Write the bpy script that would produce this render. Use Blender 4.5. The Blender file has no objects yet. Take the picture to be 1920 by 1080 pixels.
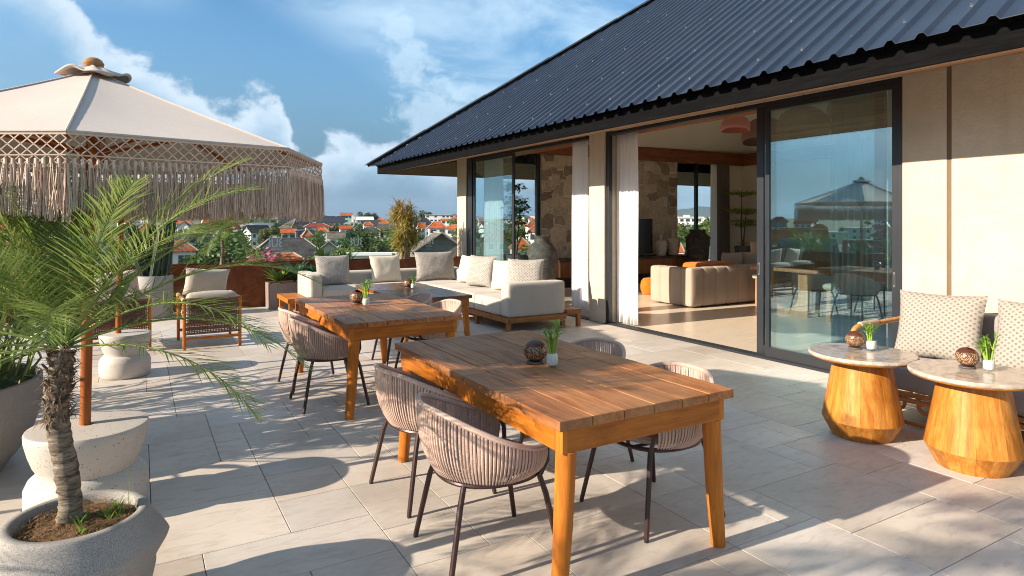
import bpy, bmesh, math, random
from mathutils import Vector, Matrix, noise as mnoise
R = math.radians
scene = bpy.context.scene
COL = scene.collection
rnd = random.Random(7)

# ------------------------------------------------------------------ camera
cam_d = bpy.data.cameras.new("camera")
cam = bpy.data.objects.new("camera", cam_d)
COL.objects.link(cam)
cam.location = (0, 0, 1.55)
cam.rotation_euler = (R(90), 0, R(-30.15))
cam_d.sensor_width = 36
cam_d.lens = 22.5
cam_d.shift_y = -0.0656
cam_d.clip_start = 0.05
cam_d.clip_end = 20000
scene.camera = cam

# ------------------------------------------------------------------ world: Nishita sky with procedural clouds
SUN_EL, SUN_AZ = 22.6, -87.0      # azimuth measured from +Y towards +X: the sun stands to the left (-X)
w = bpy.data.worlds.new("World")
scene.world = w
w.use_nodes = True
nt = w.node_tree
for n in list(nt.nodes):
    nt.nodes.remove(n)
def WN(t, **kw):
    n = nt.nodes.new(t)
    for k, v in kw.items():
        setattr(n, k, v)
    return n
def wmath(op, a, b=None, c=None, clamp=False):
    n = WN('ShaderNodeMath', operation=op, use_clamp=clamp)
    for i, q in enumerate((a, b, c)):
        if q is None: continue
        if isinstance(q, (int, float)): n.inputs[i].default_value = q
        else: nt.links.new(q, n.inputs[i])
    return n.outputs[0]
def wmix(f, a, b, blend='MIX'):
    n = WN('ShaderNodeMix', data_type='RGBA', blend_type=blend)
    if isinstance(f, (int, float)): n.inputs[0].default_value = f
    else: nt.links.new(f, n.inputs[0])
    for i, q in ((6, a), (7, b)):
        if isinstance(q, tuple): n.inputs[i].default_value = (*q, 1)
        else: nt.links.new(q, n.inputs[i])
    return n.outputs[2]
def wrange(v, a, b, lo=0, hi=1, smooth=True):
    n = WN('ShaderNodeMapRange', interpolation_type='SMOOTHSTEP' if smooth else 'LINEAR', clamp=True)
    nt.links.new(v, n.inputs[0])
    for i, q in enumerate((a, b, lo, hi)): n.inputs[i+1].default_value = q
    return n.outputs[0]
sky = WN('ShaderNodeTexSky', sky_type='NISHITA', sun_disc=False)
sky.sun_elevation = R(SUN_EL)
sky.sun_rotation = R(SUN_AZ)
sky.air_density = 1.0; sky.dust_density = 0.6; sky.ozone_density = 2.0; sky.altitude = 20
tc = WN('ShaderNodeTexCoord')
sep = WN('ShaderNodeSeparateXYZ'); nt.links.new(tc.outputs['Generated'], sep.inputs[0])
X, Y, Z = sep.outputs
az = wmath('ARCTAN2', X, Y)
hyp = wmath('SQRT', wmath('ADD', wmath('MULTIPLY', X, X), wmath('MULTIPLY', Y, Y)))
el = wmath('ARCTAN2', Z, hyp)
cmb = WN('ShaderNodeCombineXYZ')
nt.links.new(az, cmb.inputs[0]); nt.links.new(wmath('MULTIPLY', el, 1.25), cmb.inputs[1])
def wnoise(scale, detail=8, rough=.55, off=0.0, dist=0.0, vec=None):
    mp = WN('ShaderNodeMapping'); nt.links.new(vec or cmb.outputs[0], mp.inputs[0]); mp.inputs[1].default_value = (off, off*1.7, off*.4)
    n = WN('ShaderNodeTexNoise'); nt.links.new(mp.outputs[0], n.inputs[0])
    n.inputs['Scale'].default_value = scale; n.inputs['Detail'].default_value = detail
    n.inputs['Roughness'].default_value = rough; n.inputs['Distortion'].default_value = dist
    return n.outputs[0]
# blue gradient: the clear sky deepened a little, a blue-grey rain haze low over the town
clear = WN('ShaderNodeHueSaturation'); clear.inputs['Hue'].default_value = .497; clear.inputs['Saturation'].default_value = 1.28; clear.inputs['Value'].default_value = 0.88
nt.links.new(sky.outputs[0], clear.inputs['Color'])
low = wrange(wmath('ADD', el, wmath('MULTIPLY', wnoise(2.2, 3, .5, 3.1), .06)), .05, .33, 1, 0)
storm = wmix(wmath('MULTIPLY', low, .88), clear.outputs[0], (.27, .84, 1.52))
# cumulus bank: its top edge follows a curve over azimuth
fc = WN('ShaderNodeFloatCurve')
azn = wrange(az, -1.6, 1.0, 0, 1, False)
nt.links.new(azn, fc.inputs['Value'])
cv = fc.mapping.curves[0]
# (azimuth rad, elevation rad) of the cloud tops, scaled x2 for the 0..1 curve
PTS = [(-1.6,.16),(-1.2,.13),(-.8,.20),(-.5,.30),(-.22,.33),(-.12,.315),(-.065,.265),(0.0,.225),(.03,.215),(.07,.195),(.11,.18),(.145,.19),(.18,.18),(.215,.105),(.25,.115),(.31,.135),(.36,.125),(.41,.10),(.46,.09),(.52,.08),(.62,.10),(.75,.14),(1.0,.12)]
while len(cv.points) < len(PTS): cv.points.new(.5, .5)
for p, (a_, e_) in zip(cv.points, PTS):
    p.location = ((a_+1.6)/2.6, e_*2)
    p.handle_type = 'AUTO'
fc.mapping.update()
top = wmath('MULTIPLY', fc.outputs[0], .5)
puff = wnoise(9.0, 9, .56, .0, .25)
puff2 = wnoise(26.0, 6, .6, 4.0, .2)
edge = wmath('ADD', wmath('SUBTRACT', top, el), wmath('ADD', wmath('MULTIPLY', wmath('SUBTRACT', puff, .5), .17), wmath('MULTIPLY', wmath('SUBTRACT', puff2, .5), .035)))
cmask = wmath('MULTIPLY', wrange(edge, .0, .021), wrange(el, .01, .10, .12, 1))
cmask = wmath('MULTIPLY', cmask, wrange(edge, .02, .11, 1, .24))
shade = wmath('ADD', wrange(edge, .0, .10, 1, .0), wmath('MULTIPLY', wmath('SUBTRACT', puff2, .45), 1.3), clamp=True)
ccol = wmix(shade, (1.75, 2.95, 4.1), (3.45, 4.15, 4.85))
s1 = wmix(cmask, storm, ccol)
# a single small cumulus tower
def blob(a0, e0, sa, se, nsc, thr=.75):
    da = wmath('DIVIDE', wmath('SUBTRACT', az, a0), sa); de = wmath('DIVIDE', wmath('SUBTRACT', el, e0), se)
    d = wmath('SQRT', wmath('ADD', wmath('MULTIPLY', da, da), wmath('MULTIPLY', de, de)))
    return wrange(wmath('ADD', d, wmath('ADD', wmath('MULTIPLY', wmath('SUBTRACT', wnoise(34, 7, .62, 2.2, .4), .5), 2.6), wmath('MULTIPLY', wmath('SUBTRACT', puff, .5), 1.6))), thr+.45, thr-.35, 0, 1)
tower = wmath('MAXIMUM', blob(.352, .285, .026, .026, puff), wmath('MAXIMUM', blob(.368, .238, .036, .045, puff), blob(.40, .165, .055, .06, puff)))
s2 = wmix(wmath('MULTIPLY', tower, .66), s1, wmix(puff2, (2.4, 3.6, 4.7), (3.6, 4.3, 5.0)))
# high thin veil upper right and upper left
st = WN('ShaderNodeMapping'); nt.links.new(cmb.outputs[0], st.inputs[0]); st.inputs['Scale'].default_value = (1, 2.4, 1); st.inputs['Rotation'].default_value = (0, 0, .38)
veiln = wnoise(3.4, 7, .58, 1.3, .5, st.outputs[0])
vr = wmath('MULTIPLY', wrange(wmath('ADD', wmath('MULTIPLY', az, .55), wmath('SUBTRACT', el, .205)), .16, .28), wrange(veiln, .30, .62))
vl = wmath('MULTIPLY', wmath('MULTIPLY', wrange(el, .26, .34), wrange(az, .10, -.02)), wrange(veiln, .36, .6))
veil = wmath('MULTIPLY', wmath('MAXIMUM', vr, vl), .72)
s3 = wmix(veil, s2, (3.3, 4.45, 5.4))
bg = WN('ShaderNodeBackground'); nt.links.new(s3, bg.inputs[0]); bg.inputs[1].default_value = .095
wo = WN('ShaderNodeOutputWorld'); nt.links.new(bg.outputs[0], wo.inputs[0])

# ------------------------------------------------------------------ sun
sd = bpy.data.lights.new("sun", 'SUN'); sd.energy = 4.9; sd.angle = R(.5); sd.color = (1, .87, .71)
so = bpy.data.objects.new("sun", sd); COL.objects.link(so)
sv = Vector((math.sin(R(SUN_AZ))*math.cos(R(SUN_EL)), math.cos(R(SUN_AZ))*math.cos(R(SUN_EL)), math.sin(R(SUN_EL))))
so.rotation_euler = sv.to_track_quat('Z', 'Y').to_euler()
so.location = sv*50

scene.view_settings.view_transform = 'Standard'
scene.view_settings.look = 'None'
scene.view_settings.gamma = 1
scene.view_settings.exposure = 1.14
scene.render.engine = 'CYCLES'
scene.cycles.filter_width = 1.05; scene.cycles.max_bounces = 12; scene.cycles.transparent_max_bounces = 24; scene.cycles.diffuse_bounces = 8; scene.cycles.glossy_bounces = 4
try: scene.cycles.use_denoising = True
except Exception: pass

# ------------------------------------------------------------------ object helpers
def tag(o, label=None, cat=None, group=None, kind=None):
    if label: o['label'] = label
    if cat: o['category'] = cat
    if group: o['group'] = group
    if kind: o['kind'] = kind
    return o
def thing(name, label, cat, loc=(0,0,0), rotz=0, group=None):
    o = bpy.data.objects.new(name, None); COL.objects.link(o)
    o.empty_display_size = .1
    o.location = loc; o.rotation_euler = (0,0,rotz)
    return tag(o, label, cat, group)
KIDS = {}
def kids(o): return KIDS.get(o.name, [])
def reg(c, p):
    c.parent = p
    KIDS.setdefault(p.name, []).append(c)
def copy_tree(o, parent=None):
    c = o.copy(); COL.objects.link(c)
    if parent: reg(c, parent)
    for ch in kids(o): copy_tree(ch, c)
    return c
def dup(root, loc, rotz, label=None, group=None, scale=None):
    c = copy_tree(root)
    c.location = loc; c.rotation_euler = (0,0,rotz)
    if scale: c.scale = scale if not isinstance(scale, (int,float)) else (scale,)*3
    if label: c['label'] = label
    if group: c['group'] = group
    return c

class MB:
    def __init__(s): s.v=[]; s.f=[]; s.m=[]; s.mi=0
    def add(s, vs, fs):
        o=len(s.v); s.v += [tuple(p) for p in vs]
        s.f += [tuple(i+o for i in f) for f in fs]; s.m += [s.mi]*len(fs)
    def box(s,x0,y0,z0,x1,y1,z1):
        s.add([(x0,y0,z0),(x1,y0,z0),(x1,y1,z0),(x0,y1,z0),(x0,y0,z1),(x1,y0,z1),(x1,y1,z1),(x0,y1,z1)],
              [(0,3,2,1),(4,5,6,7),(0,1,5,4),(1,2,6,5),(2,3,7,6),(3,0,4,7)])
    def bar(s,p,q,w,h,up=(0,0,1)):
        p=Vector(p);q=Vector(q);d=(q-p).normalized();up=Vector(up)
        a=d.cross(up)
        if a.length<1e-4: a=d.cross(Vector((0,1,0)))
        a.normalize(); b=a.cross(d).normalized()
        a*=w/2;b*=h/2
        s.add([p-a-b,p+a-b,p+a+b,p-a+b,q-a-b,q+a-b,q+a+b,q-a+b],[(0,1,2,3),(7,6,5,4),(0,4,5,1),(1,5,6,2),(2,6,7,3),(3,7,4,0)])
    def tube(s,pts,r,n=8,closed=False,flat=1.0):
        pts=[Vector(p) for p in pts]; k=len(pts)
        rs=r if isinstance(r,(list,tuple)) else [r]*k
        tang=[]
        for i in range(k):
            a=pts[(i-1)%k] if (closed or i>0) else pts[i]; b=pts[(i+1)%k] if (closed or i<k-1) else pts[i]
            tang.append((b-a).normalized())
        t=tang[0]; u=t.cross(Vector((0,0,1)))
        if u.length<1e-3: u=t.cross(Vector((1,0,0)))
        u.normalize(); vs=[]
        for i in range(k):
            t=tang[i]; u=(u-t*u.dot(t)).normalized(); w_=t.cross(u)
            for j in range(n):
                a=2*math.pi*j/n
                vs.append(pts[i]+(u*math.cos(a)+w_*math.sin(a)*flat)*rs[i])
        fs=[]
        for i in range(k if closed else k-1):
            for j in range(n):
                i2=(i+1)%k; fs.append((i*n+j,i*n+(j+1)%n,i2*n+(j+1)%n,i2*n+j))
        if not closed:
            fs.append(tuple(range(n-1,-1,-1))); fs.append(tuple((k-1)*n+j for j in range(n)))
        s.add(vs,fs)
    def lathe(s,prof,n=32,c=(0,0,0),sx=1,sy=1,isl=0):
        # profile (r,z) bottom to top; closes on the axis where r==0; isl: number of loose staves
        cx,cy,cz=c
        if isl:
            for k in range(isl):
                m=max(2,n//isl)
                vs=[];fs=[]
                for j in range(m+1):
                    a=2*math.pi*(k+.004+.992*j/m)/isl
                    vs+=[(cx+r*math.cos(a)*sx,cy+r*math.sin(a)*sy,cz+z) for r,z in prof]
                L=len(prof)
                for j in range(m):
                    for i in range(L-1): fs.append((j*L+i,(j+1)*L+i,(j+1)*L+i+1,j*L+i+1))
                s.add(vs,fs)
            return
        vs=[];idx=[]
        for r,z in prof:
            if r<=1e-6: idx.append([len(vs)]*n); vs.append((cx,cy,cz+z))
            else:
                idx.append(list(range(len(vs),len(vs)+n)))
                vs+=[(cx+r*math.cos(2*math.pi*j/n)*sx,cy+r*math.sin(2*math.pi*j/n)*sy,cz+z) for j in range(n)]
        fs=[]
        for a,b in zip(idx,idx[1:]):
            for j in range(n):
                q=[a[j],a[(j+1)%n],b[(j+1)%n],b[j]]
                o=[]
                for i in q:
                    if i not in o:o.append(i)
                if len(o)>2: fs.append(tuple(o))
        s.add(vs,fs)
    def blade(s,base,d,L,wd,droop=.3,segs=4,fold=.25,taper=.0,up=(0,0,1),base_w=.6):
        base=Vector(base);d=Vector(d).normalized();upv=Vector(up)
        side=d.cross(upv)
        if side.length<1e-3: side=Vector((1,0,0))
        side.normalize(); p=base.copy(); dd=d.copy(); vs=[];fs=[]
        for i in range(segs+1):
            t=i/segs
            wv=wd*(base_w+(1-base_w)*min(1,t*3))*(1-t**2.2)+wd*.02
            nrm=side.cross(dd).normalized()
            vs+=[p-side*wv/2+nrm*fold*wv/2,p,p+side*wv/2+nrm*fold*wv/2]
            dd=(dd+Vector((0,0,-1))*droop/segs*(.4+1.2*t)).normalized()
            p=p+dd*L/segs
        for i in range(segs):
            a=i*3;fs+=[(a,a+1,a+4,a+3),(a+1,a+2,a+5,a+4)]
        s.add(vs,fs)
        return p
    def rbox(s,x0,y0,z0,x1,y1,z1,r=.03,bulge=(0,0,0),n=6,wob=0,seed=0):
        c=Vector(((x0+x1)/2,(y0+y1)/2,(z0+z1)/2)); h=Vector(((x1-x0)/2,(y1-y0)/2,(z1-z0)/2))
        def samp(hh):
            base=[-hh,-hh+r*.35,-hh+r,] 
            mid=[-hh+r+(2*hh-2*r)*i/n for i in range(1,n)]
            return base+mid+[hh-r,hh-r*.35,hh]
        S=[samp(h.x),samp(h.y),samp(h.z)]
        for ax in range(3):
            a,b=(ax+1)%3,(ax+2)%3
            for sg in (-1,1):
                vs=[];fs=[];A=S[a];B=S[b]
                for i,av in enumerate(A):
                    for j,bv in enumerate(B):
                        p=Vector((0,0,0)); p[ax]=sg*h[ax]; p[a]=av;p[b]=bv
                        q=Vector([max(-h[k]+r,min(h[k]-r,p[k])) for k in range(3)])
                        dlt=p-q
                        if dlt.length>1e-9: dlt=dlt.normalized()*r
                        o=q+dlt
                        u=[o[k]/h[k] for k in range(3)]
                        for k in range(3):
                            k1,k2=(k+1)%3,(k+2)%3
                            if bulge[k]: o[k]+=u[k]*bulge[k]*(1-u[k1]**2)*(1-u[k2]**2)
                        if wob:
                            nv=mnoise.noise_vector((o+c)*6+Vector((seed,seed,0))); o+=nv*wob
                        vs.append(c+o)
                m=len(B)
                for i in range(len(A)-1):
                    for j in range(m-1):
                        q4=(i*m+j,(i+1)*m+j,(i+1)*m+j+1,i*m+j+1)
                        fs.append(q4 if sg>0 else q4[::-1])
                s.add(vs,fs)
    def xform(s,M,start=0):
        for i in range(start,len(s.v)): s.v[i]=tuple(M@Vector(s.v[i]))
    def build(s,name,mats,parent=None,origin=(0,0,0),smooth=35,bevel=0,seg=2,weld=False):
        me=bpy.data.meshes.new(name)
        ox,oy,oz=origin
        me.from_pydata([(x-ox,y-oy,z-oz) for x,y,z in s.v],[],s.f)
        if not isinstance(mats,(list,tuple)): mats=[mats]
        for m in mats: me.materials.append(m)
        if len(mats)>1: me.polygons.foreach_set('material_index',s.m)
        if weld:
            bm=bmesh.new();bm.from_mesh(me);bmesh.ops.remove_doubles(bm,verts=bm.verts,dist=1e-5);bmesh.ops.recalc_face_normals(bm,faces=bm.faces);bm.to_mesh(me);bm.free()
        if smooth:
            me.polygons.foreach_set('use_smooth',[True]*len(me.polygons))
            try: me.set_sharp_from_angle(angle=R(smooth))
            except Exception: pass
        me.update()
        o=bpy.data.objects.new(name,me);COL.objects.link(o)
        if parent is not None: reg(o,parent)
        else: o.location=origin
        if bevel:
            b=o.modifiers.new('bevel','BEVEL');b.width=bevel;b.segments=seg;b.limit_method='ANGLE';b.angle_limit=R(40)
        return o
def lerp(a,b,t): return a+(b-a)*t
def bez(p0,p1,p2,n=10):
    p0,p1,p2=Vector(p0),Vector(p1),Vector(p2)
    return [(p0*(1-t)**2+p1*2*t*(1-t)+p2*t*t) for t in [i/n for i in range(n+1)]]
# ------------------------------------------------------------------ procedural materials
class MT:
    def __init__(s,name):
        s.m=bpy.data.materials.new(name); s.m.use_nodes=True; s.nt=s.m.node_tree
        s.b=s.nt.nodes['Principled BSDF']; s.out=s.nt.nodes['Material Output']
    def n(s,t,**kw):
        q=s.nt.nodes.new(t)
        for k,v in kw.items(): setattr(q,k,v)
        return q
    def l(s,a,b): s.nt.links.new(a,b)
    def coord(s,stretch=(1,1,1),kind='Object',rot=(0,0,0),loc=(0,0,0)):
        t=s.n('ShaderNodeTexCoord'); mp=s.n('ShaderNodeMapping'); s.l(t.outputs[kind],mp.inputs[0])
        mp.inputs['Scale'].default_value=stretch; mp.inputs['Rotation'].default_value=rot; mp.inputs['Location'].default_value=loc
        return mp.outputs[0]
    def wcoord(s,stretch=(1,1,1)):
        g=s.n('ShaderNodeNewGeometry'); mp=s.n('ShaderNodeMapping'); s.l(g.outputs['Position'],mp.inputs[0]); mp.inputs['Scale'].default_value=stretch
        return mp.outputs[0]
    def noise(s,vec,scale=5,detail=6,rough=.55,dist=0,out=0):
        q=s.n('ShaderNodeTexNoise'); s.l(vec,q.inputs[0]); q.inputs['Scale'].default_value=scale; q.inputs['Detail'].default_value=detail
        q.inputs['Roughness'].default_value=rough; q.inputs['Distortion'].default_value=dist
        return q.outputs[out]
    def voro(s,vec,scale=5,feature='F1',rand=1,out='Distance'):
        q=s.n('ShaderNodeTexVoronoi',feature=feature); s.l(vec,q.inputs['Vector']); q.inputs['Scale'].default_value=scale; q.inputs['Randomness'].default_value=rand
        return q.outputs[out]
    def ramp(s,f,stops):
        q=s.n('ShaderNodeValToRGB'); s.l(f,q.inputs[0]); e=q.color_ramp.elements
        while len(e)<len(stops): e.new(.5)
        for a,(p,c) in zip(e,stops):
            a.position=p; a.color=(*c,1) if len(c)==3 else c
        return q.outputs[0]
    def rng(s,f,a,b,lo=0,hi=1):
        q=s.n('ShaderNodeMapRange',clamp=True); s.l(f,q.inputs[0])
        for i,v in enumerate((a,b,lo,hi)): q.inputs[i+1].default_value=v
        return q.outputs[0]
    def math(s,op,a,b=None,clamp=False):
        q=s.n('ShaderNodeMath',operation=op,use_clamp=clamp)
        for i,v in enumerate((a,b)):
            if v is None: continue
            if isinstance(v,(int,float)): q.inputs[i].default_value=v
            else: s.l(v,q.inputs[i])
        return q.outputs[0]
    def mix(s,f,a,b,blend='MIX'):
        q=s.n('ShaderNodeMix',data_type='RGBA',blend_type=blend)
        if isinstance(f,(int,float)): q.inputs[0].default_value=f
        else: s.l(f,q.inputs[0])
        for i,v in ((6,a),(7,b)):
            if isinstance(v,tuple): q.inputs[i].default_value=(*v,1)
            else: s.l(v,q.inputs[i])
        return q.outputs[2]
    def island(s):
        g=s.n('ShaderNodeNewGeometry'); return g.outputs['Random Per Island']
    def objrand(s):
        g=s.n('ShaderNodeObjectInfo'); return g.outputs['Random']
    def hsv(s,c,h=None,sat=None,val=None):
        q=s.n('ShaderNodeHueSaturation')
        s.l(c,q.inputs['Color'])
        for k,v in (('Hue',h),('Saturation',sat),('Value',val)):
            if v is None: continue
            if isinstance(v,(int,float)): q.inputs[k].default_value=v
            else: s.l(v,q.inputs[k])
        return q.outputs[0]
    def base(s,c):
        if isinstance(c,tuple): s.b.inputs['Base Color'].default_value=(*c,1)
        else: s.l(c,s.b.inputs['Base Color'])
    def set(s,rough=None,metal=None,spec=None,sheen=None,coat=None):
        I=s.b.inputs
        if rough is not None:
            if isinstance(rough,(int,float)): I['Roughness'].default_value=rough
            else: s.l(rough,I['Roughness'])
        if metal is not None: I['Metallic'].default_value=metal
        if spec is not None: I['Specular IOR Level'].default_value=spec
        if sheen is not None: I['Sheen Weight'].default_value=sheen
        if coat is not None: I['Coat Weight'].default_value=coat; I['Coat Roughness'].default_value=.15
        return s
    def bump(s,h,strength=.3,dist=.01):
        q=s.n('ShaderNodeBump'); s.l(h,q.inputs['Height']); q.inputs['Strength'].default_value=strength; q.inputs['Distance'].default_value=dist
        s.l(q.outputs[0],s.b.inputs['Normal']); return s
def simple(name,c1,c2=None,scale=6,stretch=(1,1,1),rough=.5,metal=0,spec=.5,bump=0,bscale=None,bdist=.005,isl=0,obj=0,sheen=0,detail=6):
    t=MT(name); v=t.coord(stretch)
    c2=c2 or tuple(x*.8 for x in c1)
    col=t.mix(t.rng(t.noise(v,scale,detail),.3,.7),c1,c2)
    if isl: col=t.hsv(col,val=t.rng(t.island(),0,1,1-isl,1+isl))
    if obj: col=t.hsv(col,val=t.rng(t.objrand(),0,1,1-obj,1+obj),h=t.rng(t.objrand(),0,1,.5-obj*.05,.5+obj*.05))
    t.base(col); t.set(rough,metal,spec,sheen)
    if bump: t.bump(t.noise(v,bscale or scale*6,4),bump,bdist)
    return t.m
def wood(name,c1,c2,c3,axis='Y',rough=.45,isl=.18,scale=1.0,spec=.28,coat=0,weather=None):
    t=MT(name); st={'Y':(9,.7,9),'X':(.7,9,9),'Z':(9,9,.7)}[axis]
    st=tuple(x*scale for x in st)
    v=t.coord(st); isr=t.island()
    off=t.n('ShaderNodeVectorMath',operation='ADD'); t.l(v,off.inputs[0])
    cm=t.n('ShaderNodeCombineXYZ'); 
    for i in range(3): t.l(t.math('MULTIPLY',isr,37.0+i*11),cm.inputs[i])
    t.l(cm.outputs[0],off.inputs[1]); v2=off.outputs[0]
    g=t.noise(v2,1.6,8,.62,1.2); fine=t.noise(v2,9,4,.6,.3)
    col=t.ramp(g,[(.28,c3),(.46,c2),(.6,c1),(.78,c2)])
    col=t.mix(t.rng(fine,.45,.72,0,.55),col,tuple(x*.5 for x in c2))
    if weather:
        wv=t.noise(t.wcoord((1,1,1)),2.3,5,.6,.6)
        col=t.mix(t.rng(wv,.42,.68,0,.75),col,weather)
    dirt=t.noise(t.wcoord((1,1,1)),5.5,6,.65,.5); col=t.mix(t.rng(dirt,.52,.72,0,.38),col,tuple(x*.62 for x in c3))
    col=t.hsv(col,val=t.rng(isr,0,1,1-isl,1+isl))
    t.base(col); t.set(t.rng(fine,.2,.8,rough-.08,rough+.12),0,spec,coat=coat)
    t.bump(fine,.4,.002); return t.m
M={}
# --- floor stone
t=MT('limestone_paving'); v=t.wcoord(); isr=t.island()
cl=t.noise(v,1.7,6,.6,.4); ve=t.noise(t.wcoord((1,3.2,1)),6,6,.62,1.3); sp=t.voro(v,23)
col=t.ramp(cl,[(.25,(.47,.40,.335)),(.5,(.565,.495,.425)),(.75,(.625,.56,.49))])
col=t.mix(t.rng(ve,.50,.68,0,.55),col,(.40,.335,.275))
st2=t.noise(t.wcoord(),.9,6,.7,.8); col=t.mix(t.rng(st2,.50,.68,0,.42),col,(.36,.31,.265))
col=t.hsv(col,val=t.rng(isr,0,1,.87,1.06),sat=t.rng(t.math('FRACT',t.math('MULTIPLY',isr,7.3)),0,1,1.15,.7))
col=t.mix(t.rng(sp,.0,.06,.5,0),col,(.22,.17,.12))
t.base(col); t.set(t.rng(ve,.3,.7,.42,.6),0,.4); t.bump(t.noise(v,40,5,.6),.12,.002); M['stone']=t.m
M['grout']=simple('sand_grout',(.26,.22,.18),(.19,.16,.13),9,rough=.9)
t=MT('interior_stone'); v=t.wcoord(); c=t.noise(t.wcoord((1,4,1)),3,7,.6,1.5)
t.base(t.ramp(c,[(.3,(.64,.52,.39)),(.55,(.76,.64,.50)),(.75,(.68,.56,.43))])); t.set(.28,0,.5); M['istone']=t.m
# --- plaster wall
t=MT('cream_plaster'); v=t.wcoord(); a=t.noise(v,1.1,5,.55); b=t.noise(v,55,4,.6)
pc=t.mix(t.rng(a,.35,.65),(.57,.485,.375),(.48,.40,.30)); sk=t.noise(t.wcoord((6,6,.35)),1.6,6,.6); pc=t.mix(t.rng(sk,.52,.75,0,.35),pc,(.42,.34,.245)); tr_=t.noise(t.wcoord((1.5,1.5,2.5)),5,5,.7); pc=t.hsv(pc,val=t.rng(tr_,.3,.7,.93,1.05)); t.base(pc); t.set(.88,0,.2); t.bump(t.math('ADD',b,t.noise(v,22,3,.6)),.8,.007); M['plaster']=t.m
M['ceil']=simple('ceiling_paint',(.82,.75,.65),(.80,.73,.62),2,rough=.9)
M['iwall']=simple('interior_paint',(.76,.68,.57),(.72,.64,.53),2,rough=.9)
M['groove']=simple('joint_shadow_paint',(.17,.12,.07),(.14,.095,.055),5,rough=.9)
# --- roof
t=MT('dark_roof_metal'); v=t.wcoord(); t.base(t.mix(t.rng(t.noise(v,2.2,5),.35,.7),(.016,.022,.040),(.024,.031,.054)))
lapn=t.noise(t.wcoord((.25,5,.25)),3,5,.65); t.base(t.mix(t.rng(lapn,.50,.78,0,.22),t.mix(t.rng(t.noise(v,2.2,5),.35,.7),(.008,.012,.025),(.014,.020,.038)),(.055,.058,.064)))
t.set(t.rng(t.noise(v,1.3,4),.3,.7,.26,.38),.0,.55); M['roof']=t.m
M['roofcap']=simple('roof_cap_metal',(.055,.06,.07),(.035,.04,.045),4,rough=.5)
M['screw']=simple('zinc_screw',(.5,.49,.47),(.35,.34,.32),20,rough=.35,metal=.9)
M['fascia']=wood('charred_fascia',(.0055,.0055,.006),(.004,.004,.0045),(.0025,.0025,.003),'Y',.8,.05,spec=.06)
M['soffit']=wood('soffit_slats',(.46,.26,.145),(.36,.19,.10),(.22,.105,.055),'Y',.55,.2)  # near slats: bounced light put into the colour, so brighter
M['soffitx']=wood('soffit_slats_far',(.15,.062,.032),(.10,.042,.022),(.06,.025,.013),'X',.55,.2)  # same slats on the far side, shade put into the colour
M['beam']=wood('ceiling_beam_wood',(.30,.105,.045),(.22,.072,.03),(.13,.04,.018),'X',.5,.12)
M['black']=simple('black_aluminium',(.014,.016,.020),(.020,.022,.027),3,rough=.38,spec=.5)
M['bronze']=simple('brown_chair_metal',(.055,.026,.022),(.040,.019,.017),8,rough=.38,metal=.25)
M['steelh']=simple('brushed_handle',(.30,.27,.24),(.22,.2,.18),20,rough=.35,metal=.8)
# --- timber
M['teak']=wood('teak_frame',(.52,.175,.020),(.43,.13,.013),(.29,.078,.008),'Y',.42,.10)
M['teakx']=wood('teak_frame_cross',(.50,.17,.021),(.41,.125,.014),(.28,.078,.008),'X',.42,.10)
M['teakz']=wood('teak_leg',(.52,.175,.020),(.43,.13,.013),(.29,.078,.008),'Z',.42,.10)
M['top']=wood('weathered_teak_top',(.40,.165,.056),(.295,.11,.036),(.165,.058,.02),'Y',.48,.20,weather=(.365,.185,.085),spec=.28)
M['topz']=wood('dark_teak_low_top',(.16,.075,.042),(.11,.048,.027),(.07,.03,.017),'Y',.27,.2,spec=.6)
M['stave']=wood('golden_teak_staves',(.53,.235,.046),(.44,.165,.024),(.28,.088,.011),'Z',.38,.20,scale=.8)
M['sofateak']=wood('sofa_teak',(.36,.145,.043),(.27,.10,.028),(.17,.06,.017),'X',.5,.12)
M['console']=wood('console_wood',(.38,.16,.062),(.29,.11,.042),(.18,.065,.024),'Z',.45,.2)
M['din']=wood('dining_wood',(.52,.27,.13),(.42,.20,.09),(.30,.13,.055),'Z',.45,.15)
M['pole']=wood('umbrella_pole_wood',(.40,.13,.03),(.31,.09,.02),(.22,.06,.012),'Z',.35,.05)
M['finial']=wood('finial_wood',(.42,.23,.09),(.33,.17,.06),(.22,.1,.035),'X',.45,.05)
# --- cloth
def cloth(name,c1,c2,wscale=260,bump=.35,rough=.92,sheen=.15,big=(1,1)):
    t=MT(name); v=t.coord(); a=t.noise(v,3,5); f=t.noise(t.coord((1,1,.35)),wscale,2); f2=t.noise(t.coord((.35,.35,1)),wscale,2)
    col=t.mix(t.rng(t.math('ADD',f,f2),.8,1.2),c1,c2); col=t.hsv(col,val=t.rng(a,.25,.75,.93,1.06))
    t.base(col); t.set(rough,0,.2,sheen); t.bump(t.math('ADD',f,f2),bump,.003); return t.m
M['linen']=cloth('sofa_linen',(.46,.41,.35),(.39,.345,.295))
M['cream']=cloth('cream_pillow_cloth',(.60,.53,.42),(.54,.47,.37))
M['whitepil']=cloth('pale_chair_cloth',(.48,.43,.37),(.42,.375,.32))
M['greige']=cloth('tufted_sofa_cloth',(.40,.315,.245),(.345,.27,.21))
M['canopy']=cloth('canopy_canvas',(.49,.415,.365),(.44,.37,.325),180,.2)
M['cushion']=cloth('chair_cushion_cloth',(.42,.355,.285),(.36,.30,.24))
M['grey']=cloth('bench_cushion_cloth',(.30,.275,.26),(.24,.22,.21))
M['green_pad']=cloth('stool_pad_cloth',(.48,.46,.35),(.42,.40,.30))
M['throw']=cloth('orange_throw',(.60,.165,.012),(.48,.12,.009),60,.8)
M['cord']=None
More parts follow.
